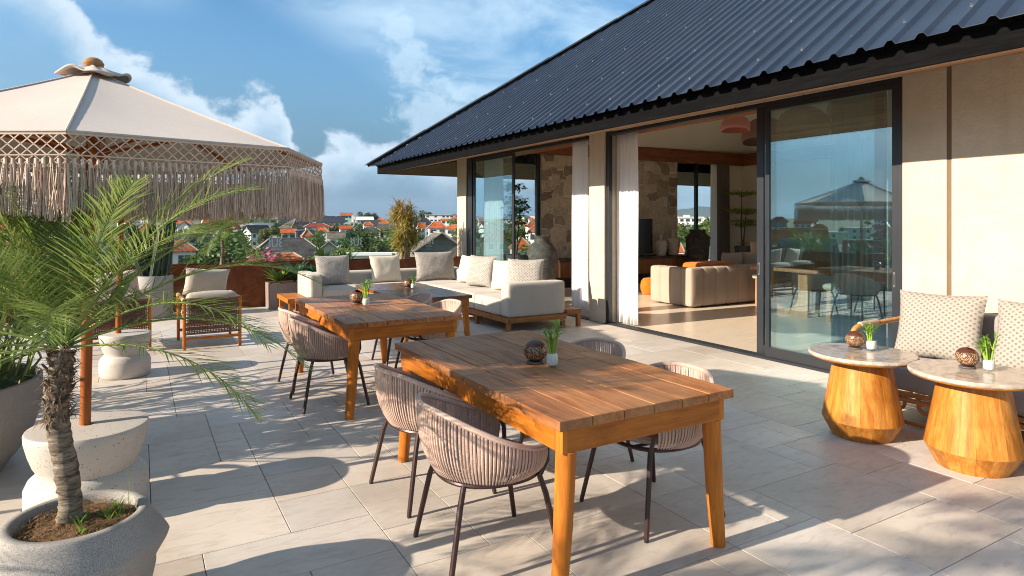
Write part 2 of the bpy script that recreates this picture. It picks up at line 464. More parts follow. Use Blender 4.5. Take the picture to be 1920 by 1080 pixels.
t=MT('mauve_cord'); isr=t.island(); v=t.coord(); f=t.noise(v,160,3)
c=t.mix(isr,(.56,.40,.325),(.46,.32,.255)); t.base(t.hsv(c,val=t.rng(f,.3,.7,.86,1.1))); t.set(.75,0,.3,.1); t.bump(f,.4,.002); M['cord']=t.m
t=MT('macrame_cord'); isr=t.island(); c=t.mix(isr,(.68,.53,.43),(.48,.365,.29)); t.base(c); t.set(.9,0,.1); M['macrame']=t.m
M['wicker']=simple('brown_woven_cord',(.185,.11,.078),(.12,.072,.052),40,rough=.75,isl=.25)
def pattern(name,bg,fg,sc,kind):
    t=MT(name); v=t.coord((sc,sc,sc)); s=t.n('ShaderNodeSeparateXYZ'); t.l(v,s.inputs[0]); x,z=s.outputs[0],s.outputs[2]
    a=t.math('ADD',x,t.math('MULTIPLY',z,1.15)); b=t.math('SUBTRACT',x,t.math('MULTIPLY',z,1.15))
    fa=t.math('ABSOLUTE',t.math('SUBTRACT',t.math('FRACT',a),.5)); fb=t.math('ABSOLUTE',t.math('SUBTRACT',t.math('FRACT',b),.5))
    if kind=='lattice':
        # nested diamonds outlined in pale thread, a solid diamond in each middle
        mx=t.math('MAXIMUM',fa,fb)
        l1=t.math('MULTIPLY',t.rng(mx,.42,.44),t.rng(mx,.48,.5,1,0)); l2=t.math('MULTIPLY',t.rng(mx,.30,.32),t.rng(mx,.36,.38,1,0))
        solid=t.rng(mx,.2,.22,1,0)
        st=t.math('GREATER_THAN',t.math('FRACT',t.math('MULTIPLY',a,.5)),.5)
        line=t.math('MAXIMUM',l1,t.math('MULTIPLY',l2,1))
        col=t.mix(line,bg,fg); col=t.mix(t.math('MULTIPLY',solid,t.math('ADD',t.math('MULTIPLY',st,.45),.4)),col,tuple(q*.62 for q in bg))
    else:
        d=t.math('SQRT',t.math('ADD',t.math('MULTIPLY',t.math('SUBTRACT',fa,.0),fa),t.math('MULTIPLY',fb,fb)))
        col=t.mix(t.math('MULTIPLY',t.rng(d,.16,.24,1,0),.9),fg,bg)
        nz=t.noise(t.coord(),30,4); col=t.mix(t.rng(nz,.5,.65,0,.35),col,bg)
    f=t.noise(t.coord(),280,2); t.base(t.hsv(col,val=t.rng(f,.3,.7,.9,1.08))); t.set(.92,0,.2,.1); t.bump(f,.3,.002); return t.m
M['lattice']=pattern('diamond_lattice_cloth',(.25,.215,.18),(.385,.345,.30),22,'lattice')
M['dots']=pattern('grey_motif_cloth',(.13,.118,.11),(.36,.325,.285),21,'dots')
# --- sheer curtains
def sheer(name,c,tr,tl):
    t=MT(name); n1=t.n('ShaderNodeBsdfTransparent'); n2=t.n('ShaderNodeBsdfTranslucent'); n3=t.n('ShaderNodeBsdfDiffuse')
    n2.inputs[0].default_value=(*c,1); n3.inputs[0].default_value=(*c,1)
    m1=t.n('ShaderNodeMixShader'); m1.inputs[0].default_value=tl; t.l(n3.outputs[0],m1.inputs[1]); t.l(n2.outputs[0],m1.inputs[2])
    m2=t.n('ShaderNodeMixShader'); m2.inputs[0].default_value=tr; t.l(m1.outputs[0],m2.inputs[1]); t.l(n1.outputs[0],m2.inputs[2]); t.l(m2.outputs[0],t.out.inputs[0]); return t.m
M['sheer']=sheer('white_sheer',(.92,.91,.91),.10,.30)
M['drape']=cloth('taupe_drape',(.19,.155,.135),(.15,.12,.105))
# --- glass
def glass(name,tint,base,k,rough=0.0):
    t=MT(name); tr=t.n('ShaderNodeBsdfTransparent'); tr.inputs[0].default_value=(*tint,1)
    gl=t.n('ShaderNodeBsdfGlossy'); gl.inputs['Roughness'].default_value=rough; gl.inputs[0].default_value=(.80,.97,1.0,1)
    fr=t.n('ShaderNodeLayerWeight'); fr.inputs[0].default_value=.5
    f=t.math('ADD',t.math('MULTIPLY',t.math('POWER',fr.outputs['Facing'],4.0),k*.7),base+.02*k,clamp=True)
    m=t.n('ShaderNodeMixShader'); t.l(f,m.inputs[0]); t.l(tr.outputs[0],m.inputs[1]); t.l(gl.outputs[0],m.inputs[2]); t.l(m.outputs[0],t.out.inputs[0]); return t.m
M['doorglass']=glass('door_glass',(.83,.93,.955),.215,.8)
M['winglass']=glass('window_glass',(.93,.96,.96),.01,.6)
M['balglass']=glass('balustrade_glass',(.95,.985,.98),.0,.45)
M['jarglass']=glass('clear_jar_glass',(.97,.98,.98),.02,1.0)
M['etch']=simple('etched_mark',(.62,.72,.76),(.56,.66,.7),8,rough=.7)
M['dark_screen']=simple('tv_screen',(.010,.012,.016),(.012,.014,.018),3,rough=.12)
# --- mineral
def terrazzo(name,c1,c2,dark,sc,rough=.55,dens=.22):
    t=MT(name); v=t.coord(); a=t.noise(v,4,5); col=t.mix(t.rng(a,.3,.7),c1,c2)
    for k,(s_,th) in enumerate(((sc,dens),(sc*2.1,dens*.9))):
        q=t.voro(t.coord(loc=(k*3.1,1,2)),s_); r=t.noise(t.coord(loc=(k,5,1)),s_*.4,2)
        col=t.mix(t.math('MULTIPLY',t.rng(q,th*.7,th,1,0),t.rng(r,.46,.54)),col,dark)
    t.base(col); t.set(rough,0,.4); t.bump(a,.1,.004); return t.m
M['terrazzo']=terrazzo('white_terrazzo',(.52,.475,.43),(.47,.43,.385),(.12,.105,.09),58,.5,.23)
t=MT('grey_granite_concrete'); v=t.coord(); a=t.noise(v,3,5); b=t.noise(v,330,3,.7); 
t.base(t.mix(t.rng(b,.42,.6),t.mix(t.rng(a,.3,.7),(.36,.335,.31),(.44,.41,.38)),(.14,.13,.125))); t.set(.75,0,.3); t.bump(b,.25,.002); M['granite']=t.m
M['pinkstone']=simple('pink_stone_box',(.25,.185,.155),(.19,.14,.118),9,(1,1,6),rough=.8,bump=.2)
t=MT('corten_steel'); v=t.wcoord(); a=t.noise(v,2.2,7,.65,.6); b=t.noise(v,26,5,.7)
c=t.ramp(a,[(.28,(.075,.018,.008)),(.48,(.165,.045,.014)),(.62,(.235,.075,.022)),(.78,(.13,.036,.012))])
t.base(t.mix(t.rng(b,.5,.75,0,.5),c,(.05,.014,.008))); t.set(.8,.15,.3); t.bump(b,.5,.004); M['corten']=t.m
t=MT('brown_marble'); v=t.wcoord(); a=t.noise(v,6,8,.65,1.8); b=t.noise(v,22,6,.7,.6)
c=t.ramp(a,[(.34,(.22,.16,.12)),(.47,(.35,.275,.215)),(.55,(.46,.375,.30)),(.68,(.27,.20,.15))])
t.base(t.mix(t.rng(b,.5,.7,0,.4),c,(.24,.17,.125))); t.set(.16,0,.5); M['marble']=t.m
M['marble_edge']=simple('rough_marble_edge',(.50,.42,.35),(.30,.225,.17),30,rough=.7,bump=.6,bscale=90)
t=MT('stone_cladding'); v=t.wcoord((1.0,1.0,1.25)); 
dn=t.n('ShaderNodeTexNoise'); t.l(v,dn.inputs[0]); dn.inputs['Scale'].default_value=1.6; dn.inputs['Detail'].default_value=3
wv=t.n('ShaderNodeVectorMath',operation='MULTIPLY_ADD'); t.l(dn.outputs['Color'],wv.inputs[0]); wv.inputs[1].default_value=(.32,.0,.32); t.l(v,wv.inputs[2]); vv=wv.outputs[0]
q=t.n('ShaderNodeTexVoronoi',feature='F1',distance='CHEBYCHEV'); t.l(vv,q.inputs['Vector']); q.inputs['Scale'].default_value=2.7; q.inputs['Randomness'].default_value=.85
q2=t.n('ShaderNodeTexVoronoi',feature='F2',distance='CHEBYCHEV'); t.l(vv,q2.inputs['Vector']); q2.inputs['Scale'].default_value=2.7; q2.inputs['Randomness'].default_value=.85
ed=t.math('SUBTRACT',q2.outputs['Distance'],q.outputs['Distance'])
sp=t.n('ShaderNodeSeparateColor'); t.l(q.outputs['Color'],sp.inputs[0])
c=t.ramp(sp.outputs[0],[(.0,(.56,.45,.355)),(.35,(.48,.38,.295)),(.62,(.61,.495,.395)),(.80,(.36,.285,.225)),(.9,(.22,.165,.13)),(1.0,(.46,.38,.31))])
sf=t.noise(v,12,6,.65); c=t.hsv(c,val=t.rng(sf,.3,.7,.78,1.18))
c=t.mix(t.rng(ed,.015,.035,1,0),c,(.62,.55,.46))
t.base(c); t.set(.85,0,.25); t.bump(t.math('ADD',t.rng(ed,0,.09,0,1),t.math('MULTIPLY',sf,.5)),.6,.03); M['stonewall']=t.m
def jar(name,c1,c2,c3,sc):
    t=MT(name); v=t.coord(); a=t.noise(t.coord((1,1,2.2)),sc,7,.7,.6); b=t.noise(v,sc*5,5,.65)
    c=t.ramp(a,[(.35,c1),(.52,c2),(.7,c3)]); t.base(t.hsv(c,val=t.rng(b,.3,.7,.75,1.2))); t.set(.8,0,.25); t.bump(b,.4,.008); return t.m
M['jar_dark']=jar('dark_weathered_clay',(.035,.033,.036),(.065,.056,.048),(.19,.14,.085),4)
M['jar_grey']=jar('grey_banded_clay',(.075,.068,.066),(.13,.115,.10),(.23,.20,.165),4)
M['jar_white']=jar('chalky_white_clay',(.56,.51,.44),(.50,.44,.37),(.26,.19,.14),6)
M['pebble']=simple('white_pebbles',(.82,.80,.76),(.66,.62,.57),160,rough=.6,bump=.9,bscale=150,bdist=.006)
t=MT('coconut_shell'); v=t.coord(); q=t.voro(v,150); z=t.n('ShaderNodeSeparateXYZ'); t.l(t.coord(),z.inputs[0])
msk=t.math('MULTIPLY',t.rng(q,.36,.42,1,0),t.rng(t.math('ADD',t.math('ABSOLUTE',t.math('SUBTRACT',z.outputs[2],.062)),t.math('MULTIPLY',t.noise(v,9),.02)),.050,.040,0,1))
t.base(t.mix(msk,t.mix(t.noise(v,12,5),(.060,.018,.010),(.115,.036,.018)),(.55,.40,.22))); t.set(.30,0,.5); t.bump(msk,-.6,.004); M['coco']=t.m
M['slate']=simple('slate_coaster',(.10,.095,.09),(.07,.065,.06),30,rough=.7)
M['soil']=simple('coir_mulch',(.20,.105,.045),(.08,.042,.02),40,rough=.95,bump=1,bscale=120,bdist=.02)
M['coir']=simple('coir_fibre',(.33,.185,.075),(.16,.085,.036),20,rough=.9,isl=.4)
t=MT('palm_trunk_bark'); v=t.coord((1,1,5)); a=t.noise(v,14,6,.7); t.base(t.ramp(a,[(.36,(.055,.042,.032)),(.50,(.18,.145,.11)),(.66,(.34,.28,.215))])); t.set(.9,0,.2); t.bump(a,.9,.012); M['ptrunk']=t.m
M['pfibre']=simple('palm_fibre',(.26,.17,.11),(.12,.075,.048),30,rough=.95,isl=.5)
M['bark']=simple('grey_bark',(.16,.12,.085),(.09,.065,.045),20,(1,1,.3),rough=.9,bump=.6)
M['paleb']=simple('pale_stem',(.42,.33,.24),(.28,.2,.14),25,(1,1,.3),rough=.85,bump=.4)
# --- leaves
def leaf(name,c1,c2,tl=.35,rough=.45,obj=0,c3=None):
    t=MT(name); isr=t.island(); c=t.mix(isr,c1,c2) if c3 is None else t.ramp(isr,[(0,c1),(.5,c2),(1,c3)])
    if obj: c=t.hsv(c,val=t.rng(t.objrand(),0,1,1-obj,1+obj),h=t.rng(t.objrand(),0,1,.48,.52))
    t.base(c); t.set(rough,0,.35)
    tb=t.n('ShaderNodeBsdfTranslucent'); t.l(t.hsv(c,h=.485,val=1.5),tb.inputs[0]); m=t.n('ShaderNodeMixShader'); m.inputs[0].default_value=tl
    t.l(t.b.outputs[0],m.inputs[1]); t.l(tb.outputs[0],m.inputs[2]); t.l(m.outputs[0],t.out.inputs[0]); return t.m
M['frond']=leaf('palm_frond_green',(.075,.145,.028),(.15,.225,.05),.4,.4,c3=(.24,.27,.085))
M['rachis']=leaf('palm_rachis',(.26,.34,.09),(.22,.30,.08),.15)
M['broad']=leaf('broad_leaf_green',(.055,.115,.020),(.16,.24,.045),.35,.35)
M['agave']=leaf('agave_green',(.040,.105,.055),(.06,.14,.065),.15,.4)
M['brom']=leaf('bromeliad_lime',(.20,.25,.035),(.09,.15,.025),.3,.4)
M['drac']=leaf('dracaena_gold',(.30,.255,.045),(.42,.36,.10),.35,.45,c3=(.17,.16,.028))
M['dracp']=leaf('dracaena_pink_tip',(.36,.17,.13),(.42,.28,.17),.3)
M['bamboo']=leaf('lucky_bamboo_leaf',(.11,.26,.02),(.20,.38,.04),.4,.35)
M['bamstem']=leaf('lucky_bamboo_stem',(.30,.44,.06),(.22,.36,.04),.2,.35)
M['fiddle']=leaf('indoor_leaf',(.035,.085,.016),(.07,.14,.03),.35,.4)
M['bonsai']=leaf('lime_foliage',(.28,.36,.05),(.18,.26,.035),.4,.5)
M['tree1']=leaf('town_tree_green',(.042,.092,.02),(.095,.155,.036),.3,.6,.25)
M['tree2']=leaf('town_tree_olive',(.095,.13,.03),(.16,.185,.05),.3,.6,.2)
M['tree3']=leaf('town_tree_dark',(.024,.056,.02),(.05,.092,.03),.25,.6,.2)
M['pinkfl']=leaf('bougainvillea',(.55,.05,.16),(.62,.16,.25),.3,.6)
t=MT('cactus_skin'); v=t.coord(); t.base(t.mix(t.noise(v,8),(.008,.024,.014),(.016,.036,.020))); t.set(.5,0,.35); M['cactus']=t.m
M['cspine']=simple('cactus_edge',(.13,.16,.07),(.09,.11,.05),30,rough=.6)
M['pink_lamp']=simple('terracotta_pink_lacquer',(.52,.215,.165),(.48,.19,.145),5,rough=.55)
M['lamp_dark']=simple('dark_clay_lamp',(.20,.12,.09),(.16,.09,.07),5,rough=.6)
M['greypot']=simple('grey_plastic_pot',(.12,.11,.11),(.09,.085,.085),8,rough=.6)
M['bamboo_wood']=wood('bent_rattan',(.50,.235,.075),(.42,.18,.05),(.30,.11,.03),'Y',.35,.12)
M['wrap']=simple('leather_wrap',(.46,.34,.27),(.38,.28,.22),20,rough=.7)
M['switch']=simple('white_plate',(.66,.65,.62),(.6,.59,.57),5,rough=.5)
# --- town
def tiles(name,c1,c2):
    t=MT(name); v=t.coord(); n=t.noise(v,.9,7,.7); s=t.n('ShaderNodeTexWave'); t.l(t.coord((1,1,1)),s.inputs[0]); s.inputs['Scale'].default_value=1.4; s.bands_direction='Z'
    c=t.mix(t.rng(n,.38,.64),c1,tuple(q*.62 for q in c2)); c=t.hsv(c,val=t.rng(s.outputs[0],0,1,.86,1.08)); c=t.hsv(c,val=t.rng(t.objrand(),0,1,.8,1.15)); t.base(c); t.set(.85,0,.2); return t.m
M['r_or']=tiles('orange_tiles',(.50,.125,.035),(.36,.085,.028))
M['r_red']=tiles('red_tiles',(.34,.075,.045),(.25,.06,.04))
M['r_grey']=tiles('charcoal_shingles',(.095,.085,.085),(.06,.055,.055))
M['r_brown']=tiles('brown_shingles',(.20,.165,.135),(.14,.115,.095))
M['r_blue']=tiles('slate_blue_roof',(.055,.062,.085),(.045,.05,.065))
M['w_white']=simple('white_render',(.74,.73,.70),(.62,.61,.58),.5,rough=.9,obj=.08)
M['w_cream']=simple('cream_render',(.60,.52,.40),(.52,.44,.33),.5,rough=.9,obj=.1)
M['w_green']=simple('mint_render',(.36,.52,.46),(.30,.45,.40),.5,rough=.9)
M['w_blue']=simple('blue_grey_sheet',(.13,.17,.23),(.11,.14,.19),.5,rough=.7)
M['w_board']=wood('grey_gable_boards',(.21,.185,.155),(.16,.14,.12),(.11,.095,.08),'X',.9,.1,.4)
M['w_yel']=simple('ochre_render',(.62,.33,.10),(.5,.26,.08),.5,rough=.9)
M['win']=simple('dark_window',(.03,.04,.05),(.05,.06,.07),.4,rough=.25)
M['ridge']=simple('mortar_ridge',(.34,.30,.25),(.26,.22,.18),1,rough=.9)
t=MT('town_ground'); v=t.wcoord(); a=t.noise(v,.02,8,.65); b=t.noise(v,.13,6,.65)
t.base(t.mix(t.rng(b,.45,.6),t.mix(t.rng(a,.4,.6),(.065,.10,.035),(.10,.12,.05)),(.21,.18,.14))); t.set(.95,0,.1); M['ground']=t.m
t=MT('far_hills'); v=t.wcoord(); a=t.noise(v,.004,6,.6); t.base(t.mix(a,(.06,.085,.06),(.09,.11,.07))); t.set(.95,0,.1); M['hill']=t.m
# ------------------------------------------------------------------ terrain and terrace floor
def ground_z(x,y):
    d=math.hypot(x,y)
    z=-10.0
    if d>250: z+=(d-250)*.0065
    if d>900: z+=(d-900)*.0062
    return z
mb=MB(); rings=[0,30,60,100,150,220,300,400,550,750,1000,1400,2000,2800,4000]; NA=96
for r in rings:
    for j in range(NA):
        a=2*math.pi*j/NA; x,y=r*math.sin(a),r*math.cos(a)
        z=ground_z(x,y) if r<2400 else ground_z(0,2000)-(r-2000)*.03
        mb.v.append((x,y,z+(rnd.uniform(-.6,.6) if 100<r<2500 else 0)))
for i in range(len(rings)-1):
    for j in range(NA):
        a,b=i*NA+j,i*NA+(j+1)%NA; mb.f.append((a,b,b+NA,a+NA)); mb.m.append(0)
tag(mb.build('ground',M['ground']),kind='structure')
# far hills, a low blue ridge behind the right part of the town
mb=MB(); k=70
for i in range(k+1):
    a=R(lerp(40,58,i/k)); rr=9000
    h=70+120*math.exp(-((i/k-.40)/.26)**2)+9*math.sin(i*.55)+5*math.sin(i*1.3+1)
    for j,(f,dz) in enumerate(((.82,-30),(.93,h*.45),(1.0,h),(1.12,-30))):
        mb.v.append((rr*f*math.sin(a),rr*f*math.cos(a),dz))
for i in range(k):
    for j in range(3):
        a=i*4+j; mb.f.append((a,a+4,a+5,a+1)); mb.m.append(0)
tag(mb.build('hills',M['hill'],smooth=80),kind='structure')
# paving slabs: long courses along Y of mixed widths, real joints
mb=MB(); r2=random.Random(21); u_=.2; GX0,GY0=-4.35,-2.1; NX,NYg=52,72
occ=[[False]*NYg for _ in range(NX)]
SIZES=[(4,3),(3,2),(4,2),(3,3),(2,2),(2,3),(5,3),(4,3)]
for j in range(NYg):
    for i in range(NX):
        if occ[i][j]: continue
        for wq,hq in r2.sample(SIZES,len(SIZES))+[(1,2),(2,1),(1,1)]:
            if i+wq<=NX and j+hq<=NYg and not any(occ[i+a][j+b] for a in range(wq) for b in range(hq)):
                if i+wq==NX-1: continue
                for a in range(wq):
                    for b in range(hq): occ[i+a][j+b]=True
                x0,y0=GX0+i*u_,GY0+j*u_; x1,y1=min(x0+wq*u_,6.044),min(y0+hq*u_,12.29); g=.0019
                if y0<12.28 and x0<6.03: mb.box(x0+g,y0+g,-.02,x1-g,y1-g,r2.choice((0,0,-.0005)))
                break
tag(mb.build('terrace_paving',M['stone'],smooth=0,bevel=.0015,seg=1),kind='structure')
mb=MB(); mb.box(-5.1,-2.6,-.30,6.045,13.25,-.021); tag(mb.build('terrace_slab',M['grout'],smooth=0),kind='structure')
mb=MB(); mb.box(6.21,.2,-.30,15.2,12.75,-.001); tag(mb.build('interior_floor',M['istone'],smooth=0),kind='structure')

# ------------------------------------------------------------------ villa
XF=6.05
V=thing('villa','single storey villa with corrugated charcoal roof, cream walls and tall sliding glass doors','house',(XF,7.5,0))
O=(XF,7.5,0)
def vpart(name,mb,m,parent=V,**kw): return mb.build(name,m,parent,origin=O,**kw)
# walls
mb=MB(); mb.box(XF,2.908,0,XF+.22,3.28,2.9); mb.box(XF,-2.0,0,XF+.22,2.868,2.9); mb.box(XF+.012,2.868,0,XF+.22,2.908,2.9); vpart('wall',mb,M['plaster'],smooth=0)
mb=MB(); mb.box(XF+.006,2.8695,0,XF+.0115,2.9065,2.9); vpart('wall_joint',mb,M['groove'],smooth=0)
mb=MB(); mb.box(XF,7.645,0,XF+.24,8.02,2.92); vpart('column',mb,M['plaster'],smooth=0,bevel=.006)
mb=MB(); mb.box(XF,12.40,0,XF+.24,12.83,2.92); vpart('column',mb,M['plaster'],smooth=0,bevel=.006)
# lower storeys under the terrace
mb=MB(); mb.box(-5.05,-2.55,-11,15.6,13.2,-.302); vpart('lower_storeys',mb,M['plaster'],smooth=0)
# interior walls; unseen east and south openings added to let in sky light
YW=12.62; XR=15.0; ZB0,ZB1=3.12,3.46
mb=MB(); mb.box(8.13,YW,0,12.46,YW+.3,ZB0); vpart('stone_wall',mb,M['stonewall'],smooth=0)
mb=MB(); mb.box(14.05,YW+.02,0,XR,YW+.2,ZB0); mb.box(XR,.2,0,XR+.2,.6,3.6); mb.box(XR,7.7,0,XR+.2,YW+.2,3.6); mb.box(XR,.6,3.0,XR+.2,7.7,3.6); mb.box(XF+.22,.0,0,XF+1.2,.2,3.6); mb.box(XR-1.0,.0,0,XR+.2,.2,3.6); mb.box(XF+1.2,.0,3.0,XR-1.0,.2,3.6); vpart('interior_wall',mb,M['iwall'],smooth=0)
# beams around the room
mb=MB()
for k in range(5):
    z0=ZB0+k*.068; d=.012*(k%2)
    mb.box(XF+.5,YW-.10+d,z0+.001,XR,YW+.02,z0+.066)
for k in range(5):
    z0=ZB0+k*.068; d=.012*(k%2)
    mb.box(XR-.12+d,.3,z0+.002,XR-.002,YW-.14,z0+.066)
vpart('ceiling_beam',mb,M['beam'],smooth=0)
mb=MB(); mb.box(XF+.25,YW+.021,ZB0,XR,YW+.2,ZB1+.1); vpart('lintel',mb,M['beam'],smooth=0)
# vaulted ceiling rising from the perimeter
mb=MB(); x0,x1,y0,y1=XF+.20,XR+.1,.1,YW+.1; zs=2.955; ze=3.44; hx=(x1-x0)/2; zr=ze+hx*.55; 
A=[(x0,y0,zs),(x1,y0,ze),(x1,y1,ze),(x0,y1,zs+.25),(x0+hx,y0+hx,zr),(x0+hx,y1-hx,zr)]
mb.add(A,[(0,1,4),(1,2,5,4),(2,3,5),(3,0,4,5)])
B=[(a,b,c+.06) for a,b,c in A]; mb.add(B,[(4,1,0),(4,5,2,1),(5,3,2),(5,4,0,3)])
vpart('ceiling',mb,M['ceil'],smooth=0)
mb=MB(); mb.box(XF+.245,4.9,2.86,XF+.45,8.9,2.93); mb.box(XF+.245,8.9,2.86,XF+.55,12.4,2.99); vpart('curtain_pelmet',mb,M['beam'],smooth=0)
# roof: hip roof of corrugated sheet, eave X=4.66, far eave Y=14.35
EX,EY,EZ,SL=4.60,14.42,2.80,.72
RX=10.6; NY=-5.0
mb=MB(); pitch=.212; rib=.033
def prof(yy):
    f=(yy/pitch)%1.0
    if f<.12: return rib*f/.12
    if f<.27: return rib
    if f<.39: return rib*(.39-f)/.12
    return 0
brk=[0,.12,.27,.39]
ys=[]
k0=int(NY/pitch)-1
while True:
    done=False
    for b in brk:
        yv=(k0+b)*pitch
        if yv>EY: done=True;break
        if yv>=NY: ys.append(yv)
    if done: break
    k0+=1
ys.append(EY)
vs=[];fs=[]
for yv in ys:
    xe=min(RX,EX+(EY-yv))            # the hip runs at 45 degrees in plan
    h=prof(yv)
    vs+=[(EX,yv,EZ+h),(xe,yv,EZ+SL*(xe-EX)+h),(EX,yv,EZ+h-.003),]
for i in range(len(ys)-1):
    a=i*3; fs+=[(a,a+1,a+4,a+3),(a,a+3,a+5,a+2)]
mb.add(vs,fs)
# far hip face, plain corrugation across
vs=[];fs=[]
xs=[EX]
xv=EX
while xv<RX+6: 
    for b in brk:
        q=(math.floor(EX/pitch)+len(xs)//4+0)*pitch
    xv+=pitch/4; xs.append(xv)
hipx=2*RX-EX
for i,xv in enumerate(xs):
    f=(i%4); h=rib if f in(1,2) else 0
    top=EY-max(0,min(xv-EX,hipx-xv))
    vs+=[(xv,EY,EZ+h),(xv,top,EZ+SL*(EY-top)+h)]
for i in range(len(xs)-1): fs.append((2*i,2*i+2,2*i+3,2*i+1))
mb.add(vs,fs)
# right slope (unseen side, closes the roof)
zt=EZ+SL*(RX-EX); hy=EY-(RX-EX)
mb.add([(RX,NY,zt),(RX,hy,zt),(hipx,EY,EZ),(hipx,NY,EZ)],[(0,1,2,3)])
roof=vpart('roof',mb,M['roof'],smooth=20)
# hip cap
mb=MB()
p0=Vector((EX-.08,EY+.08,EZ+.0)); p1=Vector((RX,hy,zt+.02)); n=12
for i in range(n):
    a=p0.lerp(p1,i/n); b=p0.lerp(p1,(i+1.03)/n); lift=.05+.006*(i%2)
    s=Vector((1,1,0)).normalized()*.11
    mb.add([a-s+Vector((0,0,lift-.05)),a+Vector((0,0,lift+.02)),a+s+Vector((0,0,lift-.05)),b-s+Vector((0,0,lift-.05)),b+Vector((0,0,lift+.025)),b+s+Vector((0,0,lift-.05))],[(0,1,4,3),(1,2,5,4),(0,3,4,1),(1,4,5,2)])
vpart('hip_cap',mb,M['roofcap'],parent=roof,smooth=0)
# roof screws on every second rib
scr=[]
for r_i,dx in enumerate((.22,.95,1.9,2.95,4.0,5.05)):
    k=int(2.0/pitch)
    while True:
        yv=(k+.195)*pitch
        if yv>EY-dx-.3: break
        if (k+r_i)%2==0: scr.append((EX+dx+.02*((k*7)%3-1),yv,EZ+SL*dx+rib))
        k+=1
scr.sort(key=lambda p:(p[0]*.5023+p[1]*.8647))
def screw_bm(mb,p):
    nrm=Vector((-SL,0,1)).normalized(); p=Vector(p)
    mb.tube([p,p+nrm*.004],[.014,.013],8); mb.tube([p+nrm*.004,p+nrm*.016],[.0075,.0065],6)
mbp=MB(); screw_bm(mbp,(0,0,0)); 
first=mbp.build('screw',M['screw'],roof); first.location=Vector(scr[0])-Vector(O)
for p in scr[1:98]:
    c=first.copy(); COL.objects.link(c); reg(c,roof); c.location=Vector(p)-Vector(O)
mb=MB()
for p in scr[98:]: screw_bm(mb,p)
tag(vpart('far_screws',mb,M['screw'],parent=roof),kind='stuff')
# fascia and soffit
FX=4.73; FZ=2.63
mb=MB(); 
for a,b in ((NY,9.6),(9.608,14.30)): mb.box(FX,a,FZ,FX+.03,b,EZ+.006)
fa=vpart('fascia',mb,M['fascia'],smooth=0,bevel=.003)
mb=MB(); mb.box(FX,14.30,FZ,RX+6,14.33,EZ+.006); vpart('fascia',mb,M['fascia'],smooth=0)
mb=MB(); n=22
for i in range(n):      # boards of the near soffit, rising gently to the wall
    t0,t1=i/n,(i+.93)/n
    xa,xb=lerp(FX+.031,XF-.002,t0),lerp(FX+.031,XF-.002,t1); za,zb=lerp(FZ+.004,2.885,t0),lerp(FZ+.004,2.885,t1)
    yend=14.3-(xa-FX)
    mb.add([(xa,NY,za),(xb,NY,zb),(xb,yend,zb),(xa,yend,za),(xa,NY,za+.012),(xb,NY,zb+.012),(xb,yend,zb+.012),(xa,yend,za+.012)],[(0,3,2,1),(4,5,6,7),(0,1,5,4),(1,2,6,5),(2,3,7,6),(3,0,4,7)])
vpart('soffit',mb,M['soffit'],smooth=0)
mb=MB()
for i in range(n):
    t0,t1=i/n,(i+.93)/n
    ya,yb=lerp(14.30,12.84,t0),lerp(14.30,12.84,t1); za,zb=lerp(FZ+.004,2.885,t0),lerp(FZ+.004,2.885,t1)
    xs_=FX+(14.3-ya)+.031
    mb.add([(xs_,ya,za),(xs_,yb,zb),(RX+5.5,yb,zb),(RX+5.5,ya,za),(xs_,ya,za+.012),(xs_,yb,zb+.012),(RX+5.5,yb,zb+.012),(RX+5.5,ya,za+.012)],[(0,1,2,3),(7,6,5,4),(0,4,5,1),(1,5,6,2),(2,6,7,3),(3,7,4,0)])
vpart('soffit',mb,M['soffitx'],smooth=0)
# back of the soffit: dark closing sheet so no light leaks from the roof space
mb=MB(); mb.add([(FX+.04,NY,FZ+.06),(XF+.2,NY,2.935),(XF+.2,12.9,2.935),(RX+5.5,12.9,2.935),(RX+5.5,14.29,FZ+.06),(FX+.04,14.29,FZ+.06)],[(0,1,2,5),(2,3,4,5)]); vpart('soffit_backing',mb,M['fascia'],smooth=0)
# threshold track
mb=MB(); mb.box(XF-.005,3.28,-.004,XF+.165,7.64,.004)
for k in range(4): mb.box(XF+.0+k*.045,3.282,.004,XF+.012+k*.045,7.638,.022)
mb.box(XF+.005,8.025,-.004,XF+.16,12.395,.012)
vpart('door_track',mb,M['black'],smooth=0)
